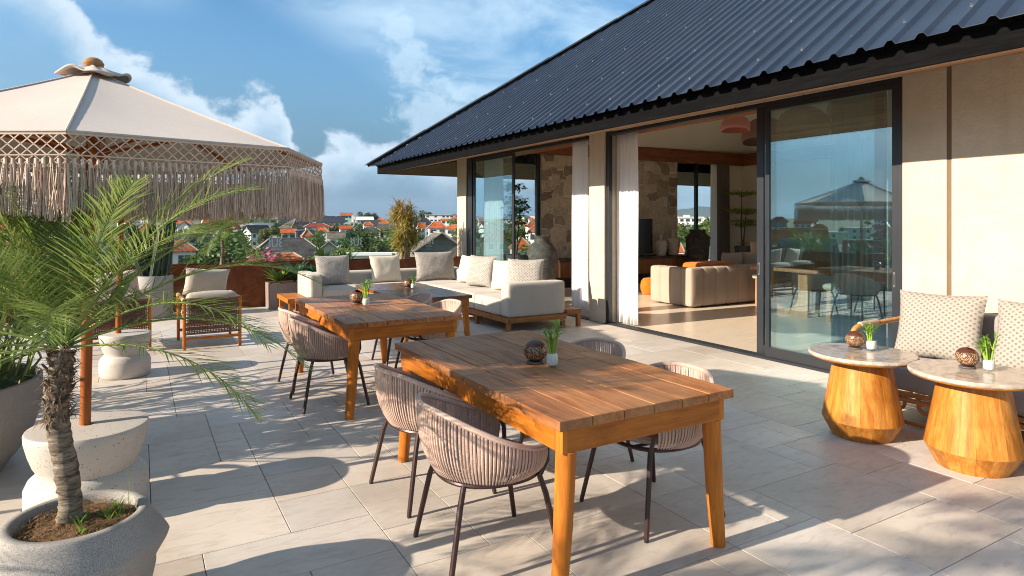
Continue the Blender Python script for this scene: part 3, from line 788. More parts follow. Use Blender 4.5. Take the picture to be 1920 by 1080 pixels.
# jambs and heads
def jamb(y0,y1,z1=2.885):
    mb=MB(); mb.box(XF+.03,y0,.022,XF+.10,y1,z1); return vpart('door_jamb',mb,M['black'],smooth=0,bevel=.003)
jamb(7.575,7.644); jamb(3.281,3.345); jamb(12.17,12.399); jamb(8.021,8.06)
mb=MB(); mb.box(XF+.03,3.346,2.835,XF+.15,7.574,2.884); vpart('door_head',mb,M['black'],smooth=0)
mb=MB(); mb.box(XF+.03,8.061,2.835,XF+.15,12.169,2.884); vpart('door_head',mb,M['black'],smooth=0)
def slider(y0,y1,x,st=.055,handle=True,glassmat='doorglass'):
    mb=MB(); z0,z1=.024,2.834
    mb.box(x,y0,z0,x+.036,y0+st,z1); mb.box(x,y1-st,z0,x+.036,y1,z1); mb.box(x+.001,y0+st,z0,x+.035,y1-st,z0+.11); mb.box(x+.001,y0+st,z1-.05,x+.035,y1-st,z1)
    f=vpart('sliding_door',mb,M['black'],smooth=0,bevel=.002)
    mb=MB(); mb.box(x+.015,y0+st-.004,z0+.106,x+.021,y1-st+.004,z1-.046); vpart('pane',mb,M[glassmat],parent=f,smooth=0)
    if handle:
        mb=MB(); yh=y1-.032 if handle==1 else y0+.028
        mb.box(x-.004,yh-.011,.93,x+.0,yh+.011,1.07); vpart('handle',mb,M['steelh'],parent=f,smooth=0,bevel=.002)
        mb=MB(); mb.box(x-.0052,yh-.006,.95,x-.0042,yh+.006,1.05); vpart('handle_recess',mb,M['black'],parent=f,smooth=0)
slider(3.346,4.80,XF+.036,.05,2)
slider(3.50,4.955,XF+.084,.09,1)
slider(10.44,12.15,XF+.05,.07,0)
# end windows of the room
wf=None
for (a,b) in ((6.30,6.36),(8.05,8.13),(12.46,12.52),(13.22,13.30),(14.0,14.06)):
    mb=MB(); mb.box(a,YW+.06,0,b,YW+.14,ZB0); wf=vpart('window_post',mb,M['black'],smooth=0)
wf=V
for (a,b) in ((6.365,8.045),(12.525,13.215),(13.305,13.995)):
    mb=MB(); mb.box(a,YW+.09,.02,b,YW+.10,ZB0); vpart('pane',mb,M['winglass'],parent=wf,smooth=0)

# ------------------------------------------------------------------ planter walls and glass balustrade around the terrace
def planter(name,label,x0,y0,x1,y1,h,loc,mat='corten'):
    t=thing(name,label,'planter',loc)
    mb=MB(); th=.02
    mb.box(x0,y0,0,x1,y0+th,h); mb.box(x0,y1-th,0,x1,y1,h); mb.box(x0,y0+th,0,x0+th,y1-th,h); mb.box(x1-th,y0+th,0,x1,y1-th,h)
    mb.build('planter_wall',M[mat],t,origin=loc,smooth=0,bevel=.003)
    mb=MB(); mb.box(x0+th,y0+th,0,x1-th,y1-th,h-.06); mb.build('soil',M['soil'],t,origin=loc,smooth=0)
    return t
planter('planter_wall','long rusty corten steel planter wall along the far edge of the terrace behind the sofa',-4.2,12.30,6.0,12.92,.776,(0,12.3,0))
planter('planter_wall','rusty corten steel planter wall along the left edge of the terrace',-4.2,-2.0,-3.65,12.28,.70,(-4,5,0))
def balustrade(label,p,q,n,marks):
    p=Vector(p);q=Vector(q);d=(q-p)/n; u=d.normalized(); nrm=Vector((u.y,-u.x,0))   # nrm looks to the terrace
    t=thing('glass_balustrade',label,'balustrade',p)
    for k in range(n):
        a=p+d*k; b=p+d*(k+1); a2=a+u*.012;b2=b-u*.012; off=nrm*.006
        mb=MB(); mb.add([a2-off,b2-off,b2+off,a2+off]+[v+Vector((0,0,1.30)) for v in (a2-off,b2-off,b2+off,a2+off)],[(0,3,2,1),(4,5,6,7),(0,1,5,4),(1,2,6,5),(2,3,7,6),(3,0,4,7)])
        g=mb.build('glass_panel',M['balglass'],t,origin=p,smooth=0)
        mb=MB(); c=a; mb.bar(c+Vector((0,0,.0)),c+Vector((0,0,.86)),.05,.05,up=u); mb.build('post',M['black'],t,origin=p,smooth=0,bevel=.004)
        if marks:
            # etched emblem: four wavy strokes reading 3 U E, with a tiny line of lettering below
            mb=MB(); ctr=(a+b)/2+nrm*.008; ctr.z=1.12+marks
            S=.0
            def stroke(pts,wd):
                pr=[ctr+u*x_+Vector((0,0,z_)) for x_,z_ in pts]
                vs=[];m=len(pr)
                for i in range(m):
                    tt=(pr[min(i+1,m-1)]-pr[max(i-1,0)]).normalized(); nn=tt.cross(nrm)
                    vs+=[pr[i]-nn*wd/2,pr[i]+nn*wd/2,pr[i]-nn*wd/2+nrm*.002,pr[i]+nn*wd/2+nrm*.002]
                fs=[]
                for i in range(m-1):
                    q=i*4; fs+=[(q,q+1,q+5,q+4),(q+2,q+6,q+7,q+3),(q,q+4,q+6,q+2),(q+1,q+3,q+7,q+5)]
                mb.add(vs,fs)
            for sg in (-1,1):
                stroke([(sg*.125,.078),(sg*.105,.070),(sg*.088,.046),(sg*.094,.020),(sg*.116,.003),(sg*.094,-.014),(sg*.086,-.042),(sg*.102,-.068),(sg*.126,-.078)],.020)
                stroke([(sg*.052,.078),(sg*.046,.035),(sg*.047,-.02),(sg*.040,-.056),(sg*.020,-.076),(sg*.004,-.076)],.020)
            mb.build('etched_emblem',M['etch'],g,origin=p,smooth=0); mb=MB()
            for i in range(7):
                x_=-.066+i*.022; 
                stroke([(x_,-.112),(x_,-.138)],.006)
                if i in (0,4,6): stroke([(x_-.007,-.114),(x_+.009,-.114)],.005)
                if i in (1,5): stroke([(x_,-.136),(x_+.012,-.136)],.005); 
            for i in range(5): stroke([(-.05+i*.022,-.19),(-.038+i*.022,-.19)],.005)
            mb.build('etched_lettering',M['etch'],g,origin=p,smooth=0)
    return t
balustrade('clear frameless glass balustrade with etched emblems beyond the far planter wall',(-4.95,13.02,0),(6.25,13.02,0),7,.004)
balustrade('clear glass balustrade with etched emblems along the left terrace edge',(-4.97,-2.5,0),(-4.97,12.9,0),9,.01)
# ------------------------------------------------------------------ dining tables
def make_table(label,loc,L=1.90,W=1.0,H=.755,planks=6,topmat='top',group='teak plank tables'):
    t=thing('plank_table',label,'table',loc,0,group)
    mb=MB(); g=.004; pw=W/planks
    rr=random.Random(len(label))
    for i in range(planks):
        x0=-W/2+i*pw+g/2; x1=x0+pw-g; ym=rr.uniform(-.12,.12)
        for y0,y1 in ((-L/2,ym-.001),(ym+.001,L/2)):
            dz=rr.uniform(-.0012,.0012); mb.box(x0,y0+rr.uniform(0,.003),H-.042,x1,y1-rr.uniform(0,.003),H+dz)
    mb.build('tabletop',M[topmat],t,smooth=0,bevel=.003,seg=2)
    ax,ay=W/2-.035,L/2-.03; z0,z1=H-.145,H-.0425
    for sg in (-1,1):
        mb=MB(); mb.box(sg*ax-(.028 if sg>0 else 0),-ay+.056,z0,sg*ax+(.028 if sg<0 else 0),ay-.056,z1); mb.build('apron',M['teak'],t,smooth=0,bevel=.002)
        mb=MB(); mb.box(-ax+.03,sg*ay-(.03 if sg>0 else 0),z0,ax-.03,sg*ay+(.03 if sg<0 else 0),z1); mb.build('apron',M['teakx'],t,smooth=0,bevel=.002)
    for sx in (-1,1):
        for sy in (-1,1):
            mb=MB(); xt,yt=sx*(ax-.045),sy*(ay-.038)
            mb.box(sx*ax-(.075 if sx>0 else -.0005),sy*ay-(.055 if sy>0 else -.0005),z0-.002,sx*ax+(.075 if sx<0 else -.0005),sy*ay+(.055 if sy<0 else -.0005),z1-.001)
            mb.tube([(xt,yt,z0),(sx*(ax-.028),sy*(ay-.036),.30),(sx*(ax-.004),sy*(ay-.032),0)],[.044,.041,.034],18)
            mb.build('leg',M['teakz'],t,bevel=.002)
    return t
TG='teak plank tables'
make_table('nearest long teak plank table with four woven chairs, its top striped by palm shadows',(1.93,3.04,0))
make_table('middle teak plank table, between the nearest table and the low table by the corner sofa',(1.865,5.86,0),1.92,.985)
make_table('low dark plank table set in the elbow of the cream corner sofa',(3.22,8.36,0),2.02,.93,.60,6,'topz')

# ------------------------------------------------------------------ woven tub chairs
def make_chair(label,loc,rotz):
    t=thing('woven_chair',label,'chair',loc,rotz,'mauve corded tub chairs around the tables')
    PH=R(127)
    def rim(p):
        c=math.cos(p); r=.308
        k=max(0,min(1,(abs(p)-R(15))/(PH-R(15)))); k=k*k*(3-2*k)
        return Vector((-c*r*1.02+.0,math.sin(p)*r*1.06,.728-.175*k))
    def ring(p):
        c=math.cos(p); return Vector((-c*.235,math.sin(p)*.248,.405))
    def surf(p,s,off=0):
        a=ring(p);b=rim(p); q=a.lerp(b,s)
        out=Vector((q.x,q.y,0)).normalized(); bul=.040*math.sin(math.pi*min(1,s*1.0))**.8
        return q+out*(bul*(1-s*.5)+off)
    mb=MB(); n=84; rc=random.Random(5)
    for layer,off in ((0,.004),(1,-.007)):
        for i in range(n):
            p=-PH+2*PH*(i+.5)/n + (2*PH/n*.5 if layer else 0)
            if layer and i==n-1: continue
            lean=rc.uniform(-.008,.008); w=.0112
            pts=[]
            for j in range(7):
                s=j/6; pts.append(surf(p+lean*s,s,off+ (-.004 if (layer==0 and j==6) else 0)))
            vs=[];fs=[]
            for j,q in enumerate(pts):
                side=Vector((math.sin(p),math.cos(p),0)); side=Vector((-q.y,q.x,0)).normalized(); out=Vector((q.x,q.y,0)).normalized()
                ww=w*(1.12 if j>3 else .92)
                vs+=[q-side*ww/2,q+side*ww/2,q+side*ww*.28+out*.0035,q-side*ww*.28+out*.0035]
            for j in range(6):
                a=j*4
                for e in range(4): fs.append((a+e,a+(e+1)%4,a+4+(e+1)%4,a+4+e))
            mb.add(vs,fs)
    mb.build('corded_back',M['cord'],t,smooth=50)
    mb=MB(); mb.tube([rim(-PH+2*PH*i/40) for i in range(41)],[.0125]*41,8); mb.build('rim',M['cord'],t)
    mb=MB(); full=[]
    for i in range(48):
        a=2*math.pi*i/48; c,s=math.cos(a),math.sin(a); full.append((.235*abs(c)**.85*(1 if c>0 else -1),.248*abs(s)**.85*(1 if s>0 else -1),.405))
    mb.tube(full,.0115,8,closed=True)
    for sg in (-1,1):
        e=rim(sg*PH); f=Vector((.185,sg*.205,.405)); mb.tube([e,e.lerp(f,.5)+Vector((.012,sg*.010,0)),f],.0115,8)
    mb.tube([(-.22,.10,.40),(.22,.10,.40)],.009,6); mb.tube([(-.22,-.10,.40),(.22,-.10,.40)],.009,6)
    mb.build('frame',M['bronze'],t)
    for sx in (-1,1):
        for sy in (-1,1):
            mb=MB(); mb.tube([(sx*.180,sy*.196,.405),(sx*.205,sy*.218,.32),(sx*.265,sy*.262,.010)],[.0125,.0135,.0125],10)
            l=mb.build('leg',M['bronze'],t)
            mb=MB(); mb.tube([(sx*.265,sy*.262,0),(sx*.265,sy*.262,.011)],.0115,8); mb.build('foot_cap',M['black'],l)
    mb=MB(); pr=[(0,-.022),(.9,-.022),(1.0,-.012),(1.02,.004),(.98,.020),(.82,.030),(.4,.035),(0,.036)]
    vs=[];n2=40
    o0=len(mb.v); mb.lathe([(r_*.222,z_) for r_,z_ in pr],n2,(0,0,.438))
    mb.v=[(x*1.0,y*1.04,z) for x,y,z in mb.v]
    mb.build('seat_cushion',M['cushion'],t)
    return t
CG='mauve corded tub chairs around the tables'
ch=make_chair('corded tub chair nearest the camera, on the left side of the nearest table',(1.405,2.665,0),R(-6))
def chair(lbl,x,y,rz): return dup(ch,(x,y,0),R(rz),lbl,CG)
chair('corded tub chair on the left of the nearest table, just behind the closest chair',1.46,3.44,4)
chair('corded tub chair right of the nearest table, its pale back lit by the sun',2.375,2.605,180)
chair('corded tub chair with shaded lavender back right of the nearest table, beside the bamboo',2.46,3.42,184)
chair('corded tub chair left of the middle table, the nearer one, dappled with palm shadows',1.40,5.54,0)
chair('corded tub chair left of the middle table, farther one, mostly behind another chair',1.435,6.22,3)
chair('corded tub chair on the right of the middle table, nearer one, beside the table corner',2.50,5.96,181)
chair('corded tub chair right of the middle table, farther one, only its rim above the tabletop',2.50,6.70,178)

# ------------------------------------------------------------------ table decorations: pierced lantern and lucky bamboo
def make_lantern(label,loc,rz=0,sc=1):
    t=thing('shell_lantern',label,'candle holder',loc,rz,'pierced coconut shell lanterns on the tables')
    mb=MB(); n=36; r=.066; rings=20; open_=R(26); vs=[]
    prof=[]
    for i in range(rings+1):
        a=math.pi-(math.pi-open_)*i/rings
        prof.append((r*math.sin(a)*1.02,r*math.cos(a)*.94))
    prof[0]=(0,prof[0][1])
    prof+= [(r*math.sin(open_)*.9,r*math.cos(open_)*.94-.003)]
    for i in range(10):
        a=open_+(math.pi-open_)*(i+1)/10; prof.append((max(0,r*.9*math.sin(a)),r*.9*math.cos(a)*.94))
    prof[-1]=(0,prof[-1][1])
    mb.lathe(prof,n)
    mb.xform(Matrix.Translation((0,0,.069))@Matrix.Rotation(R(20),4,'Y'))
    mb.build('shell',M['coco'],t,smooth=50)
    mb=MB(); mb.lathe([(0,0),(.046,0),(.048,.003),(.047,.009),(0,.009)],28); mb.build('coaster',M['slate'],t)
    return t
def make_bamboo(label,loc,seed,h=.19):
    t=thing('bamboo_jar',label,'potted plant',loc,0,'lucky bamboo jars on the tables'); rb=random.Random(seed)
    mb=MB(); mb.lathe([(0,.002),(.026,.0),(.033,.006),(.0355,.02),(.0355,.055),(.032,.077),(.0295,.077),(.032,.055),(.032,.02),(.029,.009),(0,.007)],28); mb.build('jar',M['jarglass'],t)
    mb=MB(); mb.lathe([(0,.011),(.027,.011),(.0312,.02),(.0315,.055),(.0285,.066),(.016,.069),(0,.069)],24); mb.build('pebbles',M['pebble'],t)
    ms=MB(); ml=MB()
    for i in range(6):
        a=rb.uniform(0,6.28); rr=rb.uniform(.004,.016); x,y=rr*math.cos(a),rr*math.sin(a); hh=h*rb.uniform(.55,.8)
        ax,ay=x*2.3,y*2.3
        pts=[];rs=[]
        for j in range(9):
            f=j/8; pts.append((lerp(x,ax,f),lerp(y,ay,f),.055+(hh-.055)*f)); rs.append(.0052*(1.16 if j%3==0 else .92))
        ms.tube(pts,rs,7)
        for q in range(2):
            b=rb.uniform(0,6.28); p=Vector(pts[-1-q*3]); st=Vector((math.cos(b)*.35,math.sin(b)*.35,1)).normalized()*h*rb.uniform(.14,.3)
            ms.tube([p,p+st*.6+Vector((0,0,.0)),p+st],[.0026,.0024,.002],5)
            for z in range(3):
                b2=b+rb.uniform(-1.3,1.3); ml.blade(p+st*rb.uniform(.4,1),(math.cos(b2),math.sin(b2),rb.uniform(.3,1.3)),h*rb.uniform(.24,.42),h*.062,rb.uniform(.5,1.3),5,.3,base_w=.35)
    ms.build('stalks',M['bamstem'],t); ml.build('leaves',M['bamboo'],t)
    return t
lan=make_lantern('pierced coconut shell lantern on the nearest plank table',(1.91,3.03,.757),R(40))
LG='pierced coconut shell lanterns on the tables'
dup(lan,(1.795,6.05,.757),R(-75),'pierced coconut shell lantern on the middle plank table',LG)
dup(lan,(3.29,8.60,.602),R(130),'small looking pierced coconut shell lantern on the low dark table by the sofa',LG)
dup(lan,(4.60,2.835,.602),R(60),'pierced coconut shell lantern on the farther round marble table, below the bench arm',LG)
dup(lan,(4.625,2.10,.602),R(-70),'pierced coconut shell lantern on the round marble table at the right edge',LG)
make_bamboo('lucky bamboo in a glass jar of white pebbles on the nearest plank table',(1.94,2.905,.757),3,.235)
make_bamboo('lucky bamboo in a pebble jar on the middle plank table',(1.825,5.86,.757),5,.25)
make_bamboo('lucky bamboo in a pebble jar on the low dark table by the sofa',(3.31,8.46,.602),8,.19)
make_bamboo('lucky bamboo in a pebble jar on the farther round marble table',(4.635,2.735,.602),9,.21)
make_bamboo('lucky bamboo in a pebble jar on the round marble table at the right edge',(4.64,1.985,.602),12,.22)

# ------------------------------------------------------------------ round marble tables
def make_round(label,loc,rz):
    t=thing('round_table',label,'table',loc,rz,'round marble tables in front of the bench')
    mb=MB(); mb.lathe([(.198,0),(.264,.125),(.186,.560)],190,isl=19); mb.build('base',M['stave'],t,smooth=25); mb=MB(); mb.lathe([(.192,.004),(.257,.125),(.18,.555)],48); mb.build('core',M['sofateak'],t)
    mb=MB(); mb.lathe([(0,.556),(.32,.556),(.345,.566),(.348,.572),(0,.572)],72); mb.build('under_rim',M['stave'],t)
    mb=MB(); rr=random.Random(4); n=96; vs=[]
    prof=[(.348,.573),(.353,.580),(.352,.592),(.346,.600),(0,.600)]
    mb.mi=0; mb.lathe([(0,.573),(.348,.573)],n); mb.mi=1; mb.lathe(prof[:4],n); mb.mi=0; mb.lathe(prof[3:],n)
    out=[]
    for x,y,z in mb.v:
        r_=math.hypot(x,y); k=1
        if r_>.34: k=1+.006*mnoise.noise(Vector((x*14,y*14,z*60)))+.004*mnoise.noise(Vector((x*45,y*45,z*90)))
        out.append((x*k,y*k,z))
    mb.v=out
    mb.build('marble_top',[M['marble'],M['marble_edge']],t,weld=True)
    return t
rt=make_round('farther round marble topped table with golden stave base, half shaded at its foot',(4.52,2.735,0),0)
dup(rt,(4.55,2.035,0),R(37),'nearer round marble topped table with golden stave base, cut by the right edge','round marble tables in front of the bench')

# ------------------------------------------------------------------ cushions
def pillow_bm(w,h,t,n=22,seed=0,pinch=.07,wr=.006):
    mb=MB(); 
    for sg in (-1,1):
        vs=[];fs=[]
        for i in range(n+1):
            for j in range(n+1):
                u=-1+2*i/n; v=-1+2*j/n
                u=math.sin(u*math.pi/2)**1 if False else u
                x=w/2*u*(1-pinch*(1-v*v)); z=h/2*v*(1-pinch*(1-u*u))
                th=t/2*(max(0,(1-abs(u)**3.2))*max(0,(1-abs(v)**3.2)))**.52
                nz=mnoise.noise(Vector((x*7+seed,z*7,sg*3+seed)))*wr+mnoise.noise(Vector((x*16+seed,z*16,sg*5)))*wr*.4
                edge=min(1,4*(1-max(abs(u),abs(v))))
                vs.append((x,sg*(th+nz*edge),z))
        for i in range(n):
            for j in range(n):
                a=i*(n+1)+j; q=(a,a+n+1,a+n+2,a+1); fs.append(q if sg<0 else q[::-1])
        mb.add(vs,fs)
    return mb
def pillow(label,loc,w,h,t,mat,face,lean,roll=0,seed=0,group=None):
    """face: heading in degrees of the pillow's front (0 = -Y), lean: tilt back"""
    mb=pillow_bm(w,h,t,seed=seed)
    o=mb.build('pillow',M[mat],None,smooth=60,weld=True)
    Mx=Matrix.Rotation(R(face),4,'Z')@Matrix.Rotation(R(-lean),4,'X')@Matrix.Rotation(R(roll),4,'Y')
    o.rotation_euler=Mx.to_euler(); o.location=loc
    tag(o,label,'pillow',group); return o

# ------------------------------------------------------------------ corner sofa
S=thing('corner_sofa','large L-shaped cream outdoor sofa on a low teak platform in the far corner','sofa',(4.0,9.6,0)); SO=(4,9.6,0)
def sp(name,mb,m,**kw): return mb.build(name,m,S,origin=SO,**kw)
# teak frame
mb=MB(); z0,z1=.135,.207
mb.box(4.365,7.62,z0,4.405,11.30,z1); mb.box(4.405,7.62,z0,5.30,7.66,z1); mb.box(5.30,7.62,z0,5.34,11.40,z1); mb.box(2.30,10.44,z0,4.365,10.48,z1); mb.box(2.30,11.36,z0,5.30,11.40,z1); mb.box(2.30,10.48,z0,2.34,11.36,z1)
mb.box(4.42,7.68,z1-.03,5.29,11.34,z1-.004); mb.box(2.35,10.49,z1-.028,4.41,11.35,z1-.006)
sp('frame',mb,M['sofateak'],smooth=0,bevel=.003)
for (x,y) in ((4.385,7.645),(5.29,7.645),(4.39,8.60),(4.39,9.6),(2.33,10.46),(3.3,10.46),(2.33,11.38),(5.31,9.6),(5.31,11.37),(3.8,11.38)):
    mb=MB(); mb.box(x-.028,y-.028,0,x+.028,y+.028,z0-.0005); sp('leg',mb,M['sofateak'],smooth=0,bevel=.003)
# low side ledges
mb=MB(); mb.box(5.345,7.625,.185,5.60,9.0,.262)
for (x,y) in ((5.57,7.655),(5.57,8.95)): mb.box(x-.028,y-.028,0,x+.028,y+.028,.1845)
sp('side_ledge',mb,M['sofateak'],smooth=0,bevel=.003)
mb=MB(); mb.box(1.99,10.40,.255,2.295,11.30,.325)
for (x,y) in ((2.05,10.46),(2.05,11.24)): mb.box(x-.03,y-.03,0,x+.03,y+.03,.2545)
sp('side_ledge',mb,M['teakx'],smooth=0,bevel=.003)
B=(.004,.004,.012)
def up(name,x0,y0,z0_,x1,y1,z1_,r=.035,bul=B,seed=0):
    mb=MB(); mb.rbox(x0,y0,z0_,x1,y1,z1_,r,bul,8,.004,seed); sp(name,mb,M['linen'],smooth=60,weld=True)
up('armrest',4.37,7.63,.209,5.33,7.85,.685,.04,(.004,.004,.008),1)
up('armrest',2.335,10.42,.209,2.53,11.38,.69,.04,(.004,.004,.008),2)
up('backrest',5.10,7.855,.209,5.33,11.14,.66,.04,(.006,.003,.008),3)
up('backrest',2.535,11.15,.209,5.33,11.39,.66,.04,(.003,.006,.008),4)
for i,(a,b) in enumerate(((7.855,8.66),(8.664,9.48),(9.484,10.40))): up('seat_cushion',4.365,a,.210,5.095,b,.445,.04,(.006,.002,.016),5+i)
for i,(a,b) in enumerate(((2.535,3.33),(3.334,4.36))): up('seat_cushion',a,10.425,.210,b,11.145,.445,.04,(.002,.006,.016),9+i)
up('seat_cushion',4.364,10.404,.210,5.095,11.145,.445,.04,(.002,.002,.012),12)
PG='scatter pillows on the corner sofa'
pillow('grey patterned square pillow at the left end of the corner sofa, beside its left arm',(2.86,11.03,.70),.60,.54,.17,'dots',0,16,0,1,PG)
pillow('plain cream pillow on the back of the corner sofa, left of the yellow spiky plant',(3.80,11.04,.69),.58,.50,.16,'cream',2,15,0,2,PG)
pillow('wide grey patterned pillow at the far corner of the sofa, below the yellow spiky plant',(4.72,10.95,.72),.78,.54,.18,'dots',-4,15,0,3,PG)
pillow('cream pillow leaning on the right back of the sofa, farthest in its row of four',(4.98,10.10,.70),.52,.50,.16,'cream',-78,14,0,4,PG)
pillow('grey patterned pillow second in the right hand row on the sofa, overlapping a cream one',(4.93,9.52,.71),.56,.54,.18,'dots',-66,15,0,5,PG)
pillow('cream pillow on the right back of the sofa between two grey patterned ones',(4.98,8.82,.69),.50,.50,.17,'cream',-70,13,-4,6,PG)
pillow('grey patterned pillow nearest on the sofa, resting above its right arm',(4.98,8.18,.72),.56,.54,.19,'dots',-40,16,0,7,PG)

# ------------------------------------------------------------------ rattan bench with pillows by the wall
Bn=thing('rattan_bench','bent wood bench with grey cushions against the sunlit cream wall','bench',(5.4,2.0,0)); BO=(5.4,2,0)
def bp(name,mb,m,**kw): return mb.build(name,m,Bn,origin=BO,**kw)
def round_path(pts,rad,n=6):
    out=[Vector(pts[0])]
    for a,b,c in zip(pts,pts[1:],pts[2:]):
        a,b,c=Vector(a),Vector(b),Vector(c); u=(a-b).normalized();v=(c-b).normalized()
        out+=bez(b+u*rad,b,b+v*rad,n)
    out.append(Vector(pts[-1])); return out
yL,yR=3.14,.35
for yy in (yL,1.745,yR):
    mb=MB(); 
    if yy!=1.745:
        mb.tube(round_path([(5.97,yy,.70),(5.06,yy,.675),(5.02,yy,.03),(5.97,yy,.03),(5.99,yy,.68)],.09),.021,12); bp('arm_loop',mb,M['bamboo_wood'])
    else:
        mb.tube(round_path([(5.05,yy,.235),(5.05,yy,.03),(5.97,yy,.03),(5.97,yy,.72)],.07),.018,12); bp('support',mb,M['bamboo_wood'])
mb=MB(); mb.tube([(5.16,yL,.688),(5.40,yL,.694)],.0245,12); bp('arm_wrap',mb,M['wrap'])
mb=MB()
for x_,z_ in ((5.03,.235),(5.03,.19),(5.95,.235)): mb.tube([(x_,yL-.02,z_),(x_,yR+.02,z_)],.019,10)
mb.tube([(5.97,yL,.70),(5.97,yR,.70)],.02,10)
mb.tube([(5.0,yL-.1,.032),(5.0,yR+.1,.032)],.016,10)
for yy in (2.66,1.20):
    for sg in (-1,1): mb.tube(round_path([(5.03,yy+sg*.05,.22),(5.03,yy+sg*.05,.12),(5.03,yy+sg*.40,.12),(5.03,yy+sg*.42,.20)],.05),.014,8)
bp('frame',mb,M['bamboo_wood'])
for i,(a,b) in enumerate(((1.75,3.09),(.40,1.742))):
    mb=MB(); mb.rbox(5.01,a,.258,5.93,b,.430,.035,(.004,.004,.016),6,.002,i); bp('seat_cushion',mb,M['grey'],smooth=60,weld=True)
    mb=MB(); mb.rbox(5.80,a,.435,5.955,b,.80,.035,(.01,.004,.008),6,.002,i+4); bp('back_cushion',mb,M['grey'],smooth=60,weld=True)
pillow('large lattice patterned pillow on the rattan bench, left one, beside the sliding door',(5.56,2.73,.70),.62,.56,.19,'lattice',-80,18,0,11,'lattice pillows on the bench')
pillow('large lattice patterned pillow on the rattan bench, cut by the right edge of the photo',(5.58,2.04,.69),.62,.56,.19,'lattice',-86,18,0,12,'lattice pillows on the bench')

# ------------------------------------------------------------------ woven lounge chairs seen from behind
def make_lounge(label,loc,rz):
    t=thing('lounge_chair',label,'armchair',loc,rz,'woven lounge chairs facing the view'); W,D=.62,.78
    for sx in (-1,1):
        for y,h in ((0,.585),(D,.585)):
            mb=MB(); mb.tube([(sx*W/2,y,0),(sx*W/2,y,h)],[.019,.021],10); mb.build('leg',M['teakz'],t)
        mb=MB(); mb.tube([(sx*W/2,-.02,.59),(sx*W/2,D+.04,.59)],.023,10); a=mb.build('armrest',M['teak'],t)
        mb=MB(); mb.tube([(sx*W/2,.03,.59),(sx*W/2,.12,.59)],.026,10); mb.tube([(sx*W/2,D-.1,.59),(sx*W/2,D,.59)],.026,10); mb.build('arm_wrap',M['jar_white'],a)
    for y_,z_ in ((0,.13),(D,.13),(0,.30),(D,.33)):
        mb=MB(); mb.bar((-W/2,y_,z_),(W/2,y_,z_),.03,.033); mb.build('rail',M['teakx'],t,smooth=0,bevel=.004)
    mb=MB(); n=32; m=23
    z0,z1=.19,.60
    for i in range(n):
        x=-W/2+.03+(W-.06)*(i+.5)/n; pts=[]
        for j in range(m+1):
            z=lerp(z0,z1,j/m); pts.append((x,-.012+(.005 if (i+j)%2 else -.005),z))
        mb.tube(pts,.0062,4)
    for j in range(m):
        z=lerp(z0,z1,(j+.5)/m); mb.tube([(-W/2+.02,-.012,z),(W/2-.02,-.012,z)],.0052,4)
    mb.tube([(-W/2,-.012,z1+.005),(W/2,-.012,z1+.005)],.017,8); mb.tube([(-W/2,-.012,z0),(W/2,-.012,z0)],.012,8)
    mb.build('woven_back',M['wicker'],t)
    mb=MB(); mb.rbox(-W/2+.03,.03,.31,W/2-.03,D+.02,.45,.04,(.004,.004,.02),5); mb.build('seat_cushion',M['whitepil'],t,smooth=60,weld=True)
    mb=MB(); mb.rbox(-W/2+.03,.02,.455,W/2-.03,.15,.67,.05,(.01,.02,.02),5); mb.build('back_cushion',M['whitepil'],t,smooth=60,weld=True)
    return t
lc=make_lounge('woven back lounge chair with a pale cushion, right one, behind the palm fronds',(.765,8.60,0),R(2))
dup(lc,(-.21,8.82,0),R(6),'woven back lounge chair with a pale cushion, left one, behind the second umbrella stand','woven lounge chairs facing the view')
pillow('pale plump pillow propped on the right lounge chair',(.72,8.90,.78),.52,.36,.16,'whitepil',6,-14,5,21,'pale pillows on the lounge chairs')
pillow('pale plump pillow propped on the left lounge chair',(-.25,9.12,.77),.50,.36,.16,'whitepil',-8,-14,-5,22,'pale pillows on the lounge chairs')
